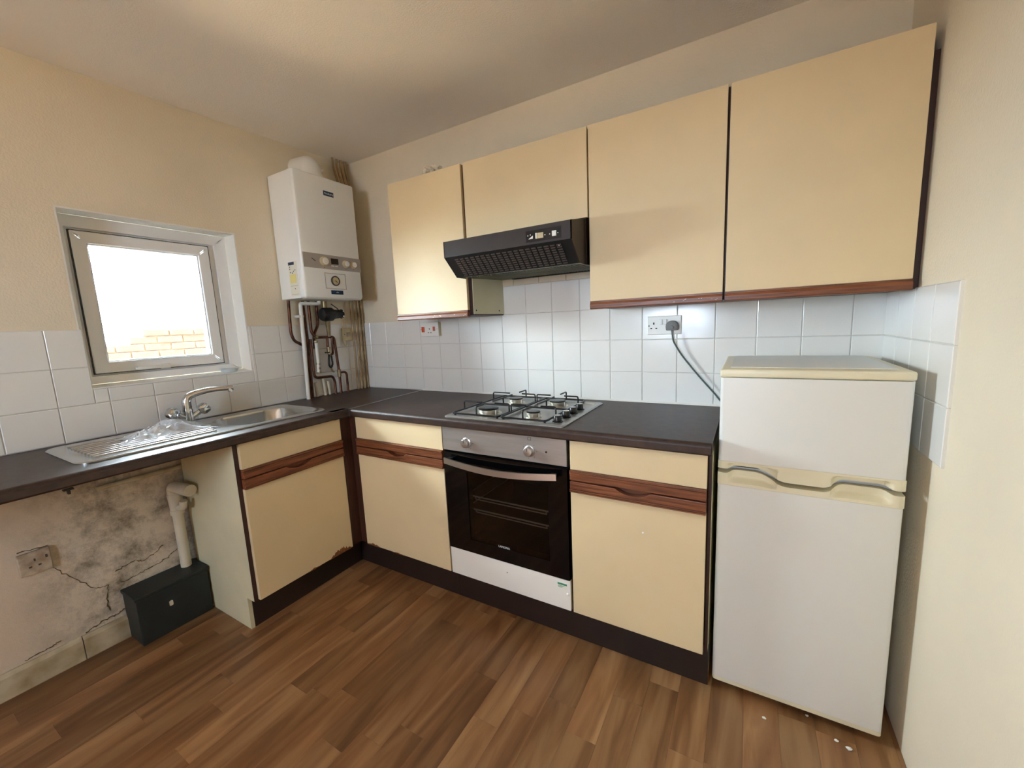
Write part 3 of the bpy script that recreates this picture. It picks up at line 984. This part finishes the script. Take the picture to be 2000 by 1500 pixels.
# crumpled polythene bag on the drainer
bm = bmesh.new()
nu, nv = 44, 30
G = []
for i in range(nu):
    row = []
    for j in range(nv):
        u, v = i / (nu - 1), j / (nv - 1)
        y = -1.415 + .285 * u + .02 * math.sin(v * 7)
        x = .135 + .215 * v + .03 * math.sin(u * 6 + 1) + .035 * (1 - u)
        p = Vector((x * 22, y * 22, 0))
        hh = abs(noise.noise(p * .55 + Vector((3, 1, 0)))) * .05 + abs(noise.noise(p * 1.3)) * .028 + abs(noise.noise(p * 2.6)) * .008
        e = min(1, 5 * min(u, 1 - u)) * min(1, 5 * min(v, 1 - v))
        row.append(bm.verts.new((x, y, zt + .0055 + hh * (e * .95 + .05) + .012 * e)))
    G.append(row)
for i in range(nu - 1):
    for j in range(nv - 1):
        bm.faces.new((G[i][j], G[i + 1][j], G[i + 1][j + 1], G[i][j + 1]))
tag(obj('plastic_bag', bm, m_bag), 'crumpled clear plastic bag lying on the sink drainer', 'plastic bag')

tag(obj('soap_dish', lathe([(.030, 0), (.036, .004), (.042, .018), (.038, .020), (.030, .012), (.004, .010)], (-.048, -.850, 1.1085), (0, 0, 1), 24), m_dish, smooth=True), 'small pale plastic dish on the window sill', 'dish')

# ------------------------------------------------------------------ wall cabinets
YU = -.32; ZU0, ZU1 = 1.3398, 2.0434


def wall_unit(label, a, b, z0, door_a, door_b, rail=True, worn=False):
    t = thing('wall_cabinet', label, 'cabinet', ((a + b) / 2, -.15, z0), 'wall cabinets')
    obj('carcass', B((a, b, -.301, -.010, z0 + .006, ZU1 - .002)), m_edge, t)
    zb = z0 + (.032 if rail else .002)
    d = obj('door', B((door_a, door_b, YU, -.302, zb + .0003, ZU1), bev=.0015), m_door, t)
    if rail:
        r = obj('bottom_rail', prism([(-.302, z0), (YU - .004, z0), (YU - .007, z0 + .004), (YU - .007, z0 + .018), (YU - .003, z0 + .026), (YU - .003, zb), (-.302, zb)], 'x', door_a, door_b), m_woodx, d)
        if worn:
            for i in range(9):
                xx = random.uniform(door_a + .5 * (door_b - door_a), door_b - .01); zz = z0 + random.uniform(.005, .016)
                obj('paint_fleck', B((xx, xx + random.uniform(.002, .007), YU - .0075, YU - .006, zz, zz + random.uniform(.0008, .002))), m_crumb, r)
    return t, d


U1, U2, U3, U4, U5 = .6793, 1.1614, 1.7719, 2.2618, 2.7506
c1, d1 = wall_unit('narrow cream wall cabinet left of the cooker hood', U1, U2 + .004, ZU0, U1, U2 - .011, worn=True)
obj('side_panel', B((U2 + .0042, U2 + .008, -.295, -.010, ZU0 + .012, ZU1 - .004)), m_carc, c1)
for yy in (-.275, -.06):
    obj('screw_hole', lathe([(.004, 0), (.004, .0008)], (U2 + .008, yy, ZU0 + .03), (1, 0, 0), 10), m_dark, c1)
c2, d2 = wall_unit('short cream wall cabinet directly above the cooker hood', U2 + .0095, U3 - .009, 1.703, U2 + .005, U3 - .006, rail=False)
c3, d3 = wall_unit('cream wall cabinet just right of the cooker hood', U3 - .006, U4 - .0015, ZU0, U3, U4 - .006, worn=True)
obj('side_panel', B((U3 - .0085, U3 - .0062, -.295, -.010, ZU0 + .012, 1.70)), m_edge, c3)
c4, d4 = wall_unit('cream wall cabinet above the fridge freezer by the right wall', U4 - .001, U5 + .003, ZU0, U4 + .002, U5 - .001)
obj('filler_strip', B((U5 + .0032, W - .0015, -.298, -.280, ZU0 + .004, ZU1 - .06)), m_edge, c4)

tag(obj('crumpled_paper', lump((.905, -.22, 2.078), (.055, .04, .04), 3, .5, 3.5), m_fluff, smooth=True, angle=20), 'crumpled pale paper lump on top of the narrow wall cabinet', 'paper')
tag(obj('crumpled_paper', lump((1.535, -.24, 2.052), (.03, .03, .014), 5, .4), m_fluff, smooth=True), 'tiny pale scrap on top of the cabinet above the hood', 'paper')

# ------------------------------------------------------------------ cooker hood
hd = thing('cooker_hood', 'black cooker hood over the gas hob', 'cooker hood', (1.455, -.25, 1.50))
hx0, hx1 = 1.150, 1.757
yF, yS = -.476, -.392
zt1, zf0, zb0, zbk = 1.668, 1.600, 1.520, 1.5345
th = .004
bm = B((hx0, hx1, yF, yF + th, zf0, zt1), bev=.0)
prism([(yF, zf0), (yF, zt1), (-.325, 1.700), (-.325, zb0), (yS, zb0)], 'x', hx1 - th, hx1, bm)
prism([(yF, zf0), (yF, zt1), (-.325, 1.700), (-.325, zb0), (yS, zb0)], 'x', hx0, hx0 + th, bm)
prism([(yF, zt1 - .001), (yF + .004, zt1 - .003), (-.324, 1.695), (-.324, 1.699)], 'x', hx0 + th, hx1 - th, bm)
for a, b in ((1.1735, 1.1785), (1.755, 1.760)):
    prism([(-.325, 1.70), (-.02, 1.70), (-.02, zbk), (-.325, zb0)], 'x', a, b, bm)
obj('hood_shell', bm, m_hood, hd)
# slanted grille: backing plate plus slots
n_ = Vector((0, zb0 - zf0, -(yS - yF))).normalized()       # faces down and forward
bm = bmesh.new()
prism([(yF + .002, zf0), (yS, zb0), (yS + .004, zb0 + .003), (yF + .006, zf0 + .003)], 'x', hx0 + th, hx1 - th, bm)
gr = obj('front_grille', bm, m_blackpl, hd)
bm = bmesh.new()
gd = Vector((0, yS - yF, zb0 - zf0))
nrm = Vector((0, gd.z, -gd.y)).normalized()
if nrm.z > 0: nrm = -nrm
for i in range(19):
    for j in range(9):
        t = .14 + .76 * j / 8
        base = Vector((hx0 + .05 + i * .0272, yF, zf0)) + gd * t
        w_ = .019; l_ = .0045
        c8 = []
        for dx in (0, w_):
            for dg in (0, l_):
                for dn in (-.001, .0022):
                    c8.append(bm.verts.new(base + Vector((dx, 0, 0)) + gd.normalized() * dg + nrm * dn))
        for f in ((0, 1, 3, 2), (4, 6, 7, 5), (0, 4, 5, 1), (2, 3, 7, 6), (0, 2, 6, 4), (1, 5, 7, 3)):
            bm.faces.new([c8[q] for q in f])
s_ = obj('grille_louvres', bm, m_louvre, gr)
s_['kind'] = 'stuff'
# underside filter with ribs
obj('filter_plate', prism([(yS, zb0), (-.035, zbk - .004), (-.035, zbk), (yS, zb0 + .006)], 'x', 1.179, hx1 - th), m_filter, hd)
for i in range(36):
    xx = 1.195 + i * .0153
    obj('filter_rib', prism([(yS + .03, zb0 - .0022), (-.07, zbk - .0062), (-.07, zbk - .003), (yS + .03, zb0 + .001)], 'x', xx, xx + .006), m_filter, hd)
obj('filter_slot', prism([(-.068, zbk - .0085), (-.035, zbk - .007), (-.035, zbk - .003), (-.068, zbk - .004)], 'x', 1.26, hx1 - .02), m_dark, hd)
cpo = obj('switch_panel', B((1.566, 1.716, yF - .0008, yF, 1.608, 1.652)), m_black, hd)
sw = obj('slide_switch', B((1.610, 1.643, yF - .004, yF - .0006, 1.618, 1.639), bev=.001), m_cream_plate, cpo)
obj('switch_tip', B((1.610, 1.6155, yF - .006, yF - .0038, 1.618, 1.639)), m_plast, sw)
obj('slide_switch', B((1.679, 1.697, yF - .004, yF - .0006, 1.618, 1.638), bev=.001), m_plast, cpo)
obj('speed_wedge', prism([(1.577, 1.6205), (1.597, 1.6205), (1.597, 1.632)], 'y', yF - .002, yF - .0007), m_plast, cpo)
for xx, zz in ((1.649, 1.628), (1.669, 1.628), (1.703, 1.628), (1.575, 1.634), (1.586, 1.636)):
    obj('switch_mark', lathe([(.0022, 0), (.0022, .0008)], (xx, yF - .0008, zz), (0, -1, 0), 8), m_plast, cpo)
obj('lamp_pin', lathe([(.003, 0), (.002, .003)], (1.70, yF + .015, zf0 - .014), nrm, 8), m_plast, gr)

# ------------------------------------------------------------------ boiler
bo = thing('wall_boiler', 'white wall-mounted combi boiler in the corner', 'boiler', (.116, -.356, 1.4866))
BX, BY0, BY1, BZ0, BZ1 = .2323, -.5525, -.1589, 1.4866, 2.1623
obj('boiler_body', B((.0085, .19, BY0 + .002, BY1 - .002, BZ0 + .004, BZ1 - .002), bev=.002), m_boil, bo)
bm = bmesh.new()
def cover(inset):
    return [(.191, BY0 + inset)] + [(BX - .016 - inset + .016 * math.sin(math.radians(a)), BY0 + inset + .016 - .016 * math.cos(math.radians(a))) for a in (0, 30, 60, 90)] + \
           [(BX - .016 - inset + .016 * math.cos(math.radians(a)), BY1 - inset - .016 + .016 * math.sin(math.radians(a))) for a in (0, 30, 60, 90)] + [(.191, BY1 - inset)]
rings = [[bm.verts.new((x, y, z)) for x, y in cover(i)] for i, z in ((.012, BZ0), (.003, BZ0 + .008), (0, BZ0 + .02), (0, BZ1 - .004), (.004, BZ1))]
for A, C in zip(rings[:-1], rings[1:]):
    for k in range(len(A) - 1):
        bm.faces.new((A[k], A[k + 1], C[k + 1], C[k]))
bm.faces.new(rings[0][::-1]); bm.faces.new(rings[-1])
bm.faces.new([r[0] for r in rings] + [r[-1] for r in rings[::-1]])
obj('front_cover', bm, m_boil, bo, True, 30)
ps = obj('control_strip', B((BX - .003, BX + .002, BY0 + .010, BY1 - .003, 1.655, 1.735), bev=.001), m_grey, bo)
for yy, zz, r in ((-.417, 1.696, .024), (-.272, 1.695, .020), (-.218, 1.694, .0185)):
    k_ = obj('dial', lathe([(r * 1.12, 0), (r * 1.12, .002), (r, .003), (r * .95, .014), (r * .8, .016)], (BX + .002, yy, zz), (1, 0, 0), 24), m_cream_plate, ps, True)
    obj('dial_face', lathe([(r * .8, 0), (r * .78, .0012)], (BX + .018, yy, zz), (1, 0, 0), 24), m_plast, k_)
    obj('dial_mark', lathe([(.002, 0), (.002, .0006)], (BX + .002, yy, zz - r * 1.45), (1, 0, 0), 8), m_darkink, ps)
obj('display', B((BX + .001, BX + .0035, -.370, -.322, 1.686, 1.718)), m_screen, ps)
for yy in (-.362, -.337):
    obj('push_button', B((BX + .001, BX + .0045, yy - .010, yy + .008, 1.672, 1.678)), m_plast, ps)
obj('reset_slot', tube([(BX + .003, -.492, 1.706), (BX + .003, -.470, 1.692)], .002, 6), m_darkink, ps)
gp = obj('gauge_surround', frame(-.420, -.281, 1.545, 1.634, .003, BX - .002, BX + .0012, 0), m_grey, bo)
gg = obj('pressure_gauge', lathe([(.0285, 0), (.0285, .006), (.026, .008), (.0225, .006), (.022, .004)], (BX, -.354, 1.591), (1, 0, 0), 28), m_darkink, bo, True)
obj('gauge_face', lathe([(.022, 0), (.0218, .0006)], (BX + .004, -.354, 1.591), (1, 0, 0), 24), m_cream_plate, gg)
obj('gauge_needle', tube([(BX + .006, -.356, 1.593), (BX + .006, -.346, 1.583)], .0015, 6), m_dark, gg)
bd = obj('brand_badge', B((BX - .001, BX + .0015, -.374, -.308, 2.064, 2.090), bev=.0006), m_navy, bo)
obj('badge_lettering', text_bm('vokera', .0185, (BX + .0017, -.336, 2.077), (0, 1, 0), (0, 0, 1), .0003), m_white_ink, bd)
obj('badge_mark', prism([(-.368, 2.081), (-.361, 2.081), (-.364, 2.071)], 'x', BX + .0014, BX + .002), m_white_ink, bd)
bd = obj('model_badge', B((BX - .001, BX + .0015, -.388, -.307, 1.514, 1.537), bev=.0006), m_navy, bo)
obj('badge_lettering', text_bm('vibe', .0115, (BX + .0017, -.347, 1.5255), (0, 1, 0), (0, 0, 1), .0003), m_white_ink, bd)
yl = BY0 + .0015
sl = obj('side_label', B((.105, .182, yl - .0008, yl + .001, 1.503, 1.690)), m_sticker, bo)
obj('blue_header', B((.107, .160, yl - .0013, yl - .0008, 1.672, 1.688)), m_navy, sl)
obj('yellow_block', B((.112, .165, yl - .0013, yl - .0008, 1.575, 1.622)), m_yellow, sl)
for xx, zz in ((.114, 1.660), (.114, 1.648), (.118, 1.630), (.135, 1.626), (.146, 1.634), (.160, 1.640), (.145, 1.540)):
    obj('printed_dot', B((xx, xx + .006, yl - .0014, yl - .0008, zz, zz + .006)), m_darkink, sl)
obj('printed_frame', B((.112, .175, yl - .0012, yl - .0008, 1.512, 1.514), (.112, .175, yl - .0012, yl - .0008, 1.558, 1.560)), m_grey, sl)
# flue
fl = thing('flue_elbow', 'white rounded flue elbow on top of the boiler', 'flue', (.12, -.36, 2.1623))
obj('flue_collar', lathe([(.075, 0), (.075, .018), (.062, .022), (.062, .035)], (.125, -.36, 2.1623), (0, 0, 1), 28), m_plast, fl, True)
eb = fillet([(.125, -.36, 2.185), (.125, -.36, 2.245), (.0, -.36, 2.255)], .06, 8)
eo = obj('flue_pipe', tube(eb, .056, 20), m_plast, fl, True)
obj('clamp_boss', lathe([(.011, 0), (.012, .012), (.006, .016)], (.14, -.307, 2.235), (.3, 1, .2), 12), m_plast, eo, True)

# pipes rising in the corner
for i, (yc_, yb_, nm) in enumerate(((-.134, -.104, 'leftmost of the four'), (-.103, -.074, 'second of the four from the left'), (-.072, -.047, 'third of the four from the left'), (-.042, -.019, 'rightmost of the four'))):
    tag(obj('corner_pipe', tube([(.034, yc_, zc(yc_) + .01), (.034, yc_, 2.335), (.040, yb_, 2.21), (.030, yb_, ZW + .001)], .0068 if i != 2 else .0085, 10, .03), m_paintpipe, smooth=True), 'dirty cream painted corner pipe, %s from ceiling to worktop' % nm, 'pipe', 'painted corner pipes')

# pipework under the boiler
PX = .034
def pipe(pts, r, label, mat=m_copper, nm='copper_pipe', fr=.02, grp='copper pipes under the boiler'):
    return tag(obj(nm, tube([(p[2] if len(p) > 2 else PX, p[0], p[1]) for p in pts], r, 10, fr), mat, smooth=True), label, 'pipe', grp)
cnd = thing('condensate_pipe', 'white plastic overflow pipe dropping from the boiler to the worktop', 'pipe', (.05, -.48, ZW))
obj('pipe_run', tube([(.075, -.365, 1.4866), (.075, -.365, 1.470), (.060, -.476, 1.470), (.050, -.487, ZW + .001)], .0108, 12, .012), m_plast, cnd, True)
obj('pipe_clip', B((.009, .066, -.500, -.466, 1.388, 1.402), bev=.002), m_plast, cnd)
pipe([(-.531, 1.4866), (-.538, 1.30), (-.525, 1.255), (-.465, 1.222), (-.462, ZW + .001)], .0085, 'leftmost copper pipe under the boiler, bending behind the white overflow pipe')
pipe([(-.444, 1.4866), (-.440, 1.28), (-.448, ZW + .001)], .0085, 'straight copper pipe just right of the white overflow pipe')
p3 = pipe([(-.418, 1.4866, .05), (-.420, 1.30, .05), (-.394, 1.268, .05), (-.268, 1.266, .05), (-.256, 1.035, .05), (-.256, ZW + .001, .05)], .0085, 'copper pipe with a long level run and a tee near the worktop')
obj('tee_fitting', tube([(.05, -.256, 1.055), (.05, -.256, 1.01)], .0125, 10), m_brass, p3)
obj('elbow_fitting', tube([(.05, -.400, 1.274), (.05, -.385, 1.267)], .0115, 10), m_brass, p3)
pipe([(-.256, 1.036, .055), (-.205, 1.036, .055), (-.206, ZW + .001, .055)], .0075, 'short hooped copper pipe beside the painted corner pipes', fr=.03)
pipe([(-.356, 1.4866), (-.358, 1.345), (-.395, 1.285), (-.400, 1.20)], .0080, 'copper pipe angling left under the middle of the boiler')
pipe([(-.428, 1.26, .045), (-.430, 1.022, .045), (-.304, 1.018, .045), (-.291, .985, .045), (-.291, ZW + .001, .045)], .0080, 'low copper pipe turning level just above the worktop', fr=.03)
pipe([(-.318, 1.268, .052), (-.322, 1.16, .052), (-.290, 1.155, .052), (-.284, 1.27, .052)], .0075, 'copper loop with a valve in the middle of the pipework', fr=.015)
fx = thing('flexible_hose', 'silver braided hose hanging among the copper pipes', 'hose', (.05, -.40, 1.03))
obj('hose', tube([(.052, -.398, 1.245), (.055, -.400, 1.12), (.052, -.404, 1.055)], .0095, 12), m_plast, fx, True)
for zz in (1.235, 1.100, 1.072, 1.05):
    obj('hose_nut', lathe([(.011, 0), (.012, .006), (.011, .014)], (.053, -.400, zz), (0, 0, 1), 6), m_brass, fx)
fl2 = thing('filling_loop', 'black handled filling loop hanging under the boiler', 'valve', (.06, -.33, 1.06))
obj('loop_hose', tube([(.06, -.322, 1.165), (.07, -.335, 1.135), (.07, -.338, 1.09), (.065, -.322, 1.072), (.065, -.307, 1.095), (.06, -.308, 1.15)], .006, 8, .02), m_blackpl, fl2, True)
obj('valve_handle', B((.058, .074, -.352, -.326, 1.168, 1.176), bev=.002), m_black, fl2)
obj('valve_stem', tube([(.06, -.321, 1.158), (.06, -.321, 1.205)], .010, 10), m_brass, fl2, True)
obj('drain_spout', tube([(.066, -.322, 1.072), (.068, -.316, 1.052), (.068, -.306, 1.047)], .006, 8, .01), m_brass, fl2, True)
mf = thing('magnetic_filter', 'black system filter mounted under the boiler', 'filter', (.085, -.29, 1.36))
obj('filter_body', lathe([(.012, -.01), (.036, 0), (.042, .012), (.042, .065), (.030, .082), (.026, .12), (.027, .14), (.024, .146), (.005, .147)], (.085, -.362, 1.404), (0, 1, .03), 22), m_blackpl, mf, True)
obj('filter_flange', lathe([(.029, 0), (.029, .006)], (.085, -.226, 1.408), (0, 1, .03), 18), m_dark, mf, True)
for zz in (1.424, 1.392):
    obj('flange_screw', lathe([(.005, 0), (.004, .004)], (.112, -.226, zz), (1, .2, 0), 8), m_plast, mf)
obj('filter_inlet', tube([(.075, -.330, 1.4866), (.075, -.330, 1.44)], .014, 12), m_brass, mf, True)
obj('filter_outlet', tube([(.07, -.315, 1.37), (.055, -.305, 1.27)], [.016, .010], 12), m_brass, mf, True)
obj('bleed_lead', tube([(.09, -.295, 1.47), (.10, -.262, 1.443), (.105, -.25, 1.425)], .003, 6), m_black, mf)
for i, yy in enumerate((-.405, -.350, -.318)):
    tag(obj('pipe_sleeve', tube([(.020, yy, ZW + .001), (.018, yy - .004, .99 + .02 * (i == 1))], .009, 10), m_waste, smooth=True), ('white painted pipe stub by the low copper bend, %s of three' % ('left', 'middle', 'right')[i]), 'pipe', 'white painted pipe stubs')
su = thing('fused_spur', 'cream fused switch plate beside the corner pipes', 'switch', (.02, -.135, 1.236))
obj('spur_plate', B((.008, .022, -.177, -.093, 1.236, 1.320), bev=.003), m_cream_plate, su)
obj('spur_fuse', B((.021, .0245, -.150, -.120, 1.262, 1.292), bev=.001), m_dirtyplate, su)
for yy in (-.165, -.104):
    obj('spur_screw', lathe([(.003, 0), (.003, .001)], (.022, yy, 1.278), (1, 0, 0), 8), m_darkink, su)
obj('spur_flex', tube([(.10, -.224, 1.385), (.05, -.190, 1.345), (.024, -.178, 1.31), (.020, -.180, 1.235), (.022, -.172, 1.205), (.022, -.156, 1.205), (.020, -.152, 1.236)], .0032, 8, .015), m_cream_plate, su, True)

# ------------------------------------------------------------------ sockets
sc = thing('cooker_switch', 'white cooker switch plate with two orange rockers under the narrow wall cabinet', 'switch', (.648, -.015, 1.244))
obj('back_box', B((.575, .716, -.033, -.008, 1.246, 1.328), bev=.002), m_cream_plate, sc)
obj('face_plate', B((.574, .717, -.038, -.0332, 1.244, 1.330), bev=.002), m_plast, sc)
obj('rocker', B((.588, .609, -.044, -.037, 1.270, 1.302), bev=.002), m_orange, sc)
obj('rocker', B((.677, .692, -.043, -.037, 1.276, 1.302), bev=.002), m_orange, sc)
for xx, zz, w_, h_ in ((.644, 1.285, .005, .009), (.635, 1.264, .007, .005), (.655, 1.264, .007, .005)):
    obj('pin_hole', B((xx, xx + w_, -.0386, -.0375, zz, zz + h_)), m_dark, sc)
for xx in (.580, .7075):
    obj('neon_lamp', lathe([(.0025, 0), (.002, .001)], (xx, -.038, 1.287), (0, -1, 0), 8), m_orange, sc)
ds = thing('double_socket', 'white double wall socket above the worktop by the fridge freezer', 'socket', (2.009, -.012, 1.218))
obj('face_plate', B((1.936, 2.082, -.018, -.008, 1.218, 1.301), bev=.003), m_plast, ds)
for xx in (1.990, 2.009):
    obj('rocker', B((xx, xx + .0125, -.022, -.0175, 1.262, 1.286), bev=.0015), m_plast, ds)
for xx, zz, w_, h_ in ((1.9625, 1.263, .005, .010), (1.950, 1.2435, .008, .005), (1.972, 1.2435, .008, .005)):
    obj('pin_hole', B((xx, xx + w_, -.0186, -.0175, zz, zz + h_)), m_dark, ds)
obj('plate_screw', lathe([(.003, 0), (.003, .001)], (1.944, -.018, 1.258), (0, -1, 0), 8), m_darkink, ds)
pl = thing('mains_plug', 'grey mains plug and lead running down behind the fridge freezer', 'plug', (2.046, -.04, 1.232))
pp = [(2.022, 1.236), (2.070, 1.236), (2.072, 1.252)] + [(2.046 + .026 * math.cos(math.radians(a)), 1.254 + .025 * math.sin(math.radians(a))) for a in range(15, 180, 15)] + [(2.020, 1.252)]
obj('plug_body', prism(pp, 'y', -.0475, -.0185, bev=.004), m_greyplug, pl, True)
obj('plug_grip', lathe([(.0085, 0), (.008, .003), (.004, .004)], (2.046, -.0475, 1.25), (0, -1, 0), 16), m_greyplug, pl, True)
obj('strain_relief', tube([(2.046, -.030, 1.237), (2.047, -.030, 1.216)], [.006, .0042], 10), m_greyplug, pl, True)
obj('lead', tube([(2.047, -.030, 1.220), (2.050, -.030, 1.19), (2.082, -.026, 1.130), (2.147, -.024, 1.045), (2.238, -.024, .938), (2.275, -.026, .885), (2.32, -.028, .80)], .0036, 8, .05), m_cable, pl, True)
ls = thing('wall_socket', 'grimy cream socket low on the mouldy wall under the worktop', 'socket', (.01, -1.64, .43))
obj('face_plate', B((.0005, .014, -1.684, -1.600, .430, .518), bev=.003), m_dirtyplate, ls)
for yy, zz, w_, h_ in ((-1.645, .480, .005, .010), (-1.660, .458, .008, .006), (-1.636, .458, .008, .006), (-1.615, .480, .006, .012)):
    obj('pin_hole', B((.0135, .0146, yy, yy + w_, zz, zz + h_)), m_darkink, ls)

# ------------------------------------------------------------------ below the sink worktop
tag(obj('supply_pipe', tube([(.022, -1.445, .694), (.022, -1.152, .694)], .010, 10), m_skirt, smooth=True), 'painted level pipe on the wall just under the worktop', 'pipe')
tag(obj('pipe_bracket', B((.0005, .022, -1.535, -1.505, .716, .722), (.0005, .02, -1.524, -1.516, .700, .716), bev=.001), m_darkink), 'small rusty bracket on the wall under the worktop', 'bracket')
ws = thing('waste_pipe', 'white plastic waste pipe on the wall beside the sink cabinet', 'pipe', (.05, -1.20, .2225))
obj('down_pipe', tube([(.052, -1.203, .2225), (.052, -1.203, .50)], .021, 16), m_waste, ws, True)
obj('collar', lathe([(.0265, 0), (.0275, .006), (.0265, .022), (.021, .024)], (.052, -1.203, .485), (0, 0, 1), 18), m_waste, ws, True)
obj('tee_body', tube([(.052, -1.203, .50), (.052, -1.203, .585)], [.024, .029], 16), m_waste, ws, True)
obj('branch_elbow', tube([(.065, -1.20, .520), (.105, -1.195, .522), (.112, -1.194, .556)], .0155, 12, .02), m_waste, ws, True)
obj('top_elbow', tube([(.052, -1.203, .575), (.052, -1.203, .618), (.175, -1.185, .612)], .027, 16, .035), m_waste, ws, True)
bx_ = thing('pipe_box', 'dark box on the floor at the foot of the waste pipe', 'box', (.075, -1.30, 0))
obj('box_body', B((.003, .15, -1.425, -1.160, 0, .205), bev=.003), m_box, bx_)
obj('box_lid', B((.003, .155, -1.430, -1.156, .206, .222), bev=.003), m_box, bx_)
obj('scuff_mark', prism(rrect(-1.318, -1.304, .118, .142, .005, 3), 'x', .1495, .1508), m_waste, bx_)

# ------------------------------------------------------------------ fridge freezer
fr = thing('fridge_freezer', 'white two-door fridge freezer beside the right wall', 'fridge freezer', (2.496, -.29, 0))
FX0, FX1, FYF, FYB, FZ1 = 2.2671, 2.7245, -.5374, -.055, 1.1239
obj('cabinet_body', B((FX0 + .004, FX1 - .004, -.485, FYB, .03, 1.098), bev=.004), m_fridge, fr)
obj('door_seal', B((FX0 + .012, FX1 - .012, -.497, -.484, .045, .770), (FX0 + .012, FX1 - .012, -.497, -.484, .80, 1.09)), m_gasket, fr)
tpz = obj('top_lid', B((FX0, FX1, FYF + .002, FYB + .004, 1.0985, FZ1), bev=.007, seg=3), m_ftrim, fr, True)
obj('lid_panel', B((FX0 + .028, FX1 - .026, -.480, FYB - .0, FZ1 - .001, FZ1 + .0012)), m_fridge, tpz)


def wave(t):
    """height of the gap between the two doors, t across the width"""
    s = lambda a, b: max(0, min(1, (t - a) / (b - a)))
    sm = lambda k: k * k * (3 - 2 * k)
    v = .7965
    v += .006 * sm(s(.05, .1)) - .028 * sm(s(.22, .42)) + .024 * sm(s(.60, .72)) - .007 * sm(s(.90, .96))
    return v


def handle_strip(top):
    bm = bmesh.new()
    nx, nz = 70, 14
    G = []
    for i in range(nx + 1):
        t = i / nx
        x = FX0 + .0015 + (FX1 - FX0 - .003) * t
        w = wave(t)
        za, zb_ = (w + .0055, .8275) if top else (.748, w - .0085)
        row = []
        for j in range(nz + 1):
            v = j / nz
            z = za + (zb_ - za) * v
            pk = 0
            for c, hw in ((.21, .145), (.79, .145)):
                e = max(0, 1 - (abs(t - c) / hw) ** 6)
                pk = max(pk, e)
            vv_ = (1 - v) if top else v
            pocket = pk * max(0, min(1, (vv_ - .22) / .30)) * .026
            edge = .006 * max(0, (abs(t - .5) - .47) / .03) ** 2
            row.append(bm.verts.new((x, FYF + pocket + edge, z)))
        G.append(row)
    for i in range(nx):
        for j in range(nz):
            bm.faces.new((G[i][j], G[i + 1][j], G[i + 1][j + 1], G[i][j + 1]))
    bk = [[bm.verts.new((v.co.x, -.498, v.co.z)) for v in (r[0], r[-1])] for r in G]
    for i in range(nx):
        bm.faces.new((G[i][0], G[i + 1][0], bk[i + 1][0], bk[i][0])); bm.faces.new((G[i][-1], G[i + 1][-1], bk[i + 1][1], bk[i][1]))
    bm.faces.new(G[0] + bk[0][::-1]); bm.faces.new(G[-1] + bk[-1][::-1])
    return bm


def door_slab(z0, z1):
    r = .012
    poly = [(FX0 + .002, -.498), (FX0 + .002, FYF + r)] + [(FX0 + .002 + r - r * math.cos(math.radians(a)), FYF + r - r * math.sin(math.radians(a))) for a in (30, 60, 90)] + \
           [(FX1 - .002 - r + r * math.sin(math.radians(a)), FYF + r - r * math.cos(math.radians(a))) for a in (0, 30, 60, 90)] + [(FX1 - .002, -.498)]
    return prism(poly, 'z', z0, z1)


fd = obj('freezer_door', door_slab(.828, 1.0975), m_fridge, fr, True)
obj('handle_trim', handle_strip(True), m_ftrim, fd, True, 50)
rd = obj('fridge_door', door_slab(.046, .7475), m_fridge, fr, True)
obj('handle_trim', handle_strip(False), m_ftrim, rd, True, 50)
obj('foot_trim', door_slab(.032, .0455), m_ftrim, rd, True)
for xx in (FX0 + .035, FX1 - .035):
    for yy in (-.46, -.10):
        obj('foot', lathe([(.018, 0), (.018, .012), (.010, .014), (.010, .0315)], (xx, yy, 0), (0, 0, 1), 14), m_blackpl, fr)

# plaster crumbs by the fridge
rnd = random.Random(11)
for i, (xx, yy, r, wh) in enumerate(((2.640, -.588, .0075, 'the largest, by the right wall'), (2.612, -.575, .0055, 'the left of the pair by the right wall'), (2.545, -.520, .0045, 'under the middle of the fridge door'), (2.425, -.592, .0055, 'nearest the kickboard'))):
    tag(obj('plaster_crumb', lump((xx, yy, r * .45), (r, r * .8, r * .5), i + 2, .4, sub=2), m_crumb), 'white plaster crumb before the fridge freezer, ' + wh, 'crumb', 'plaster crumbs')
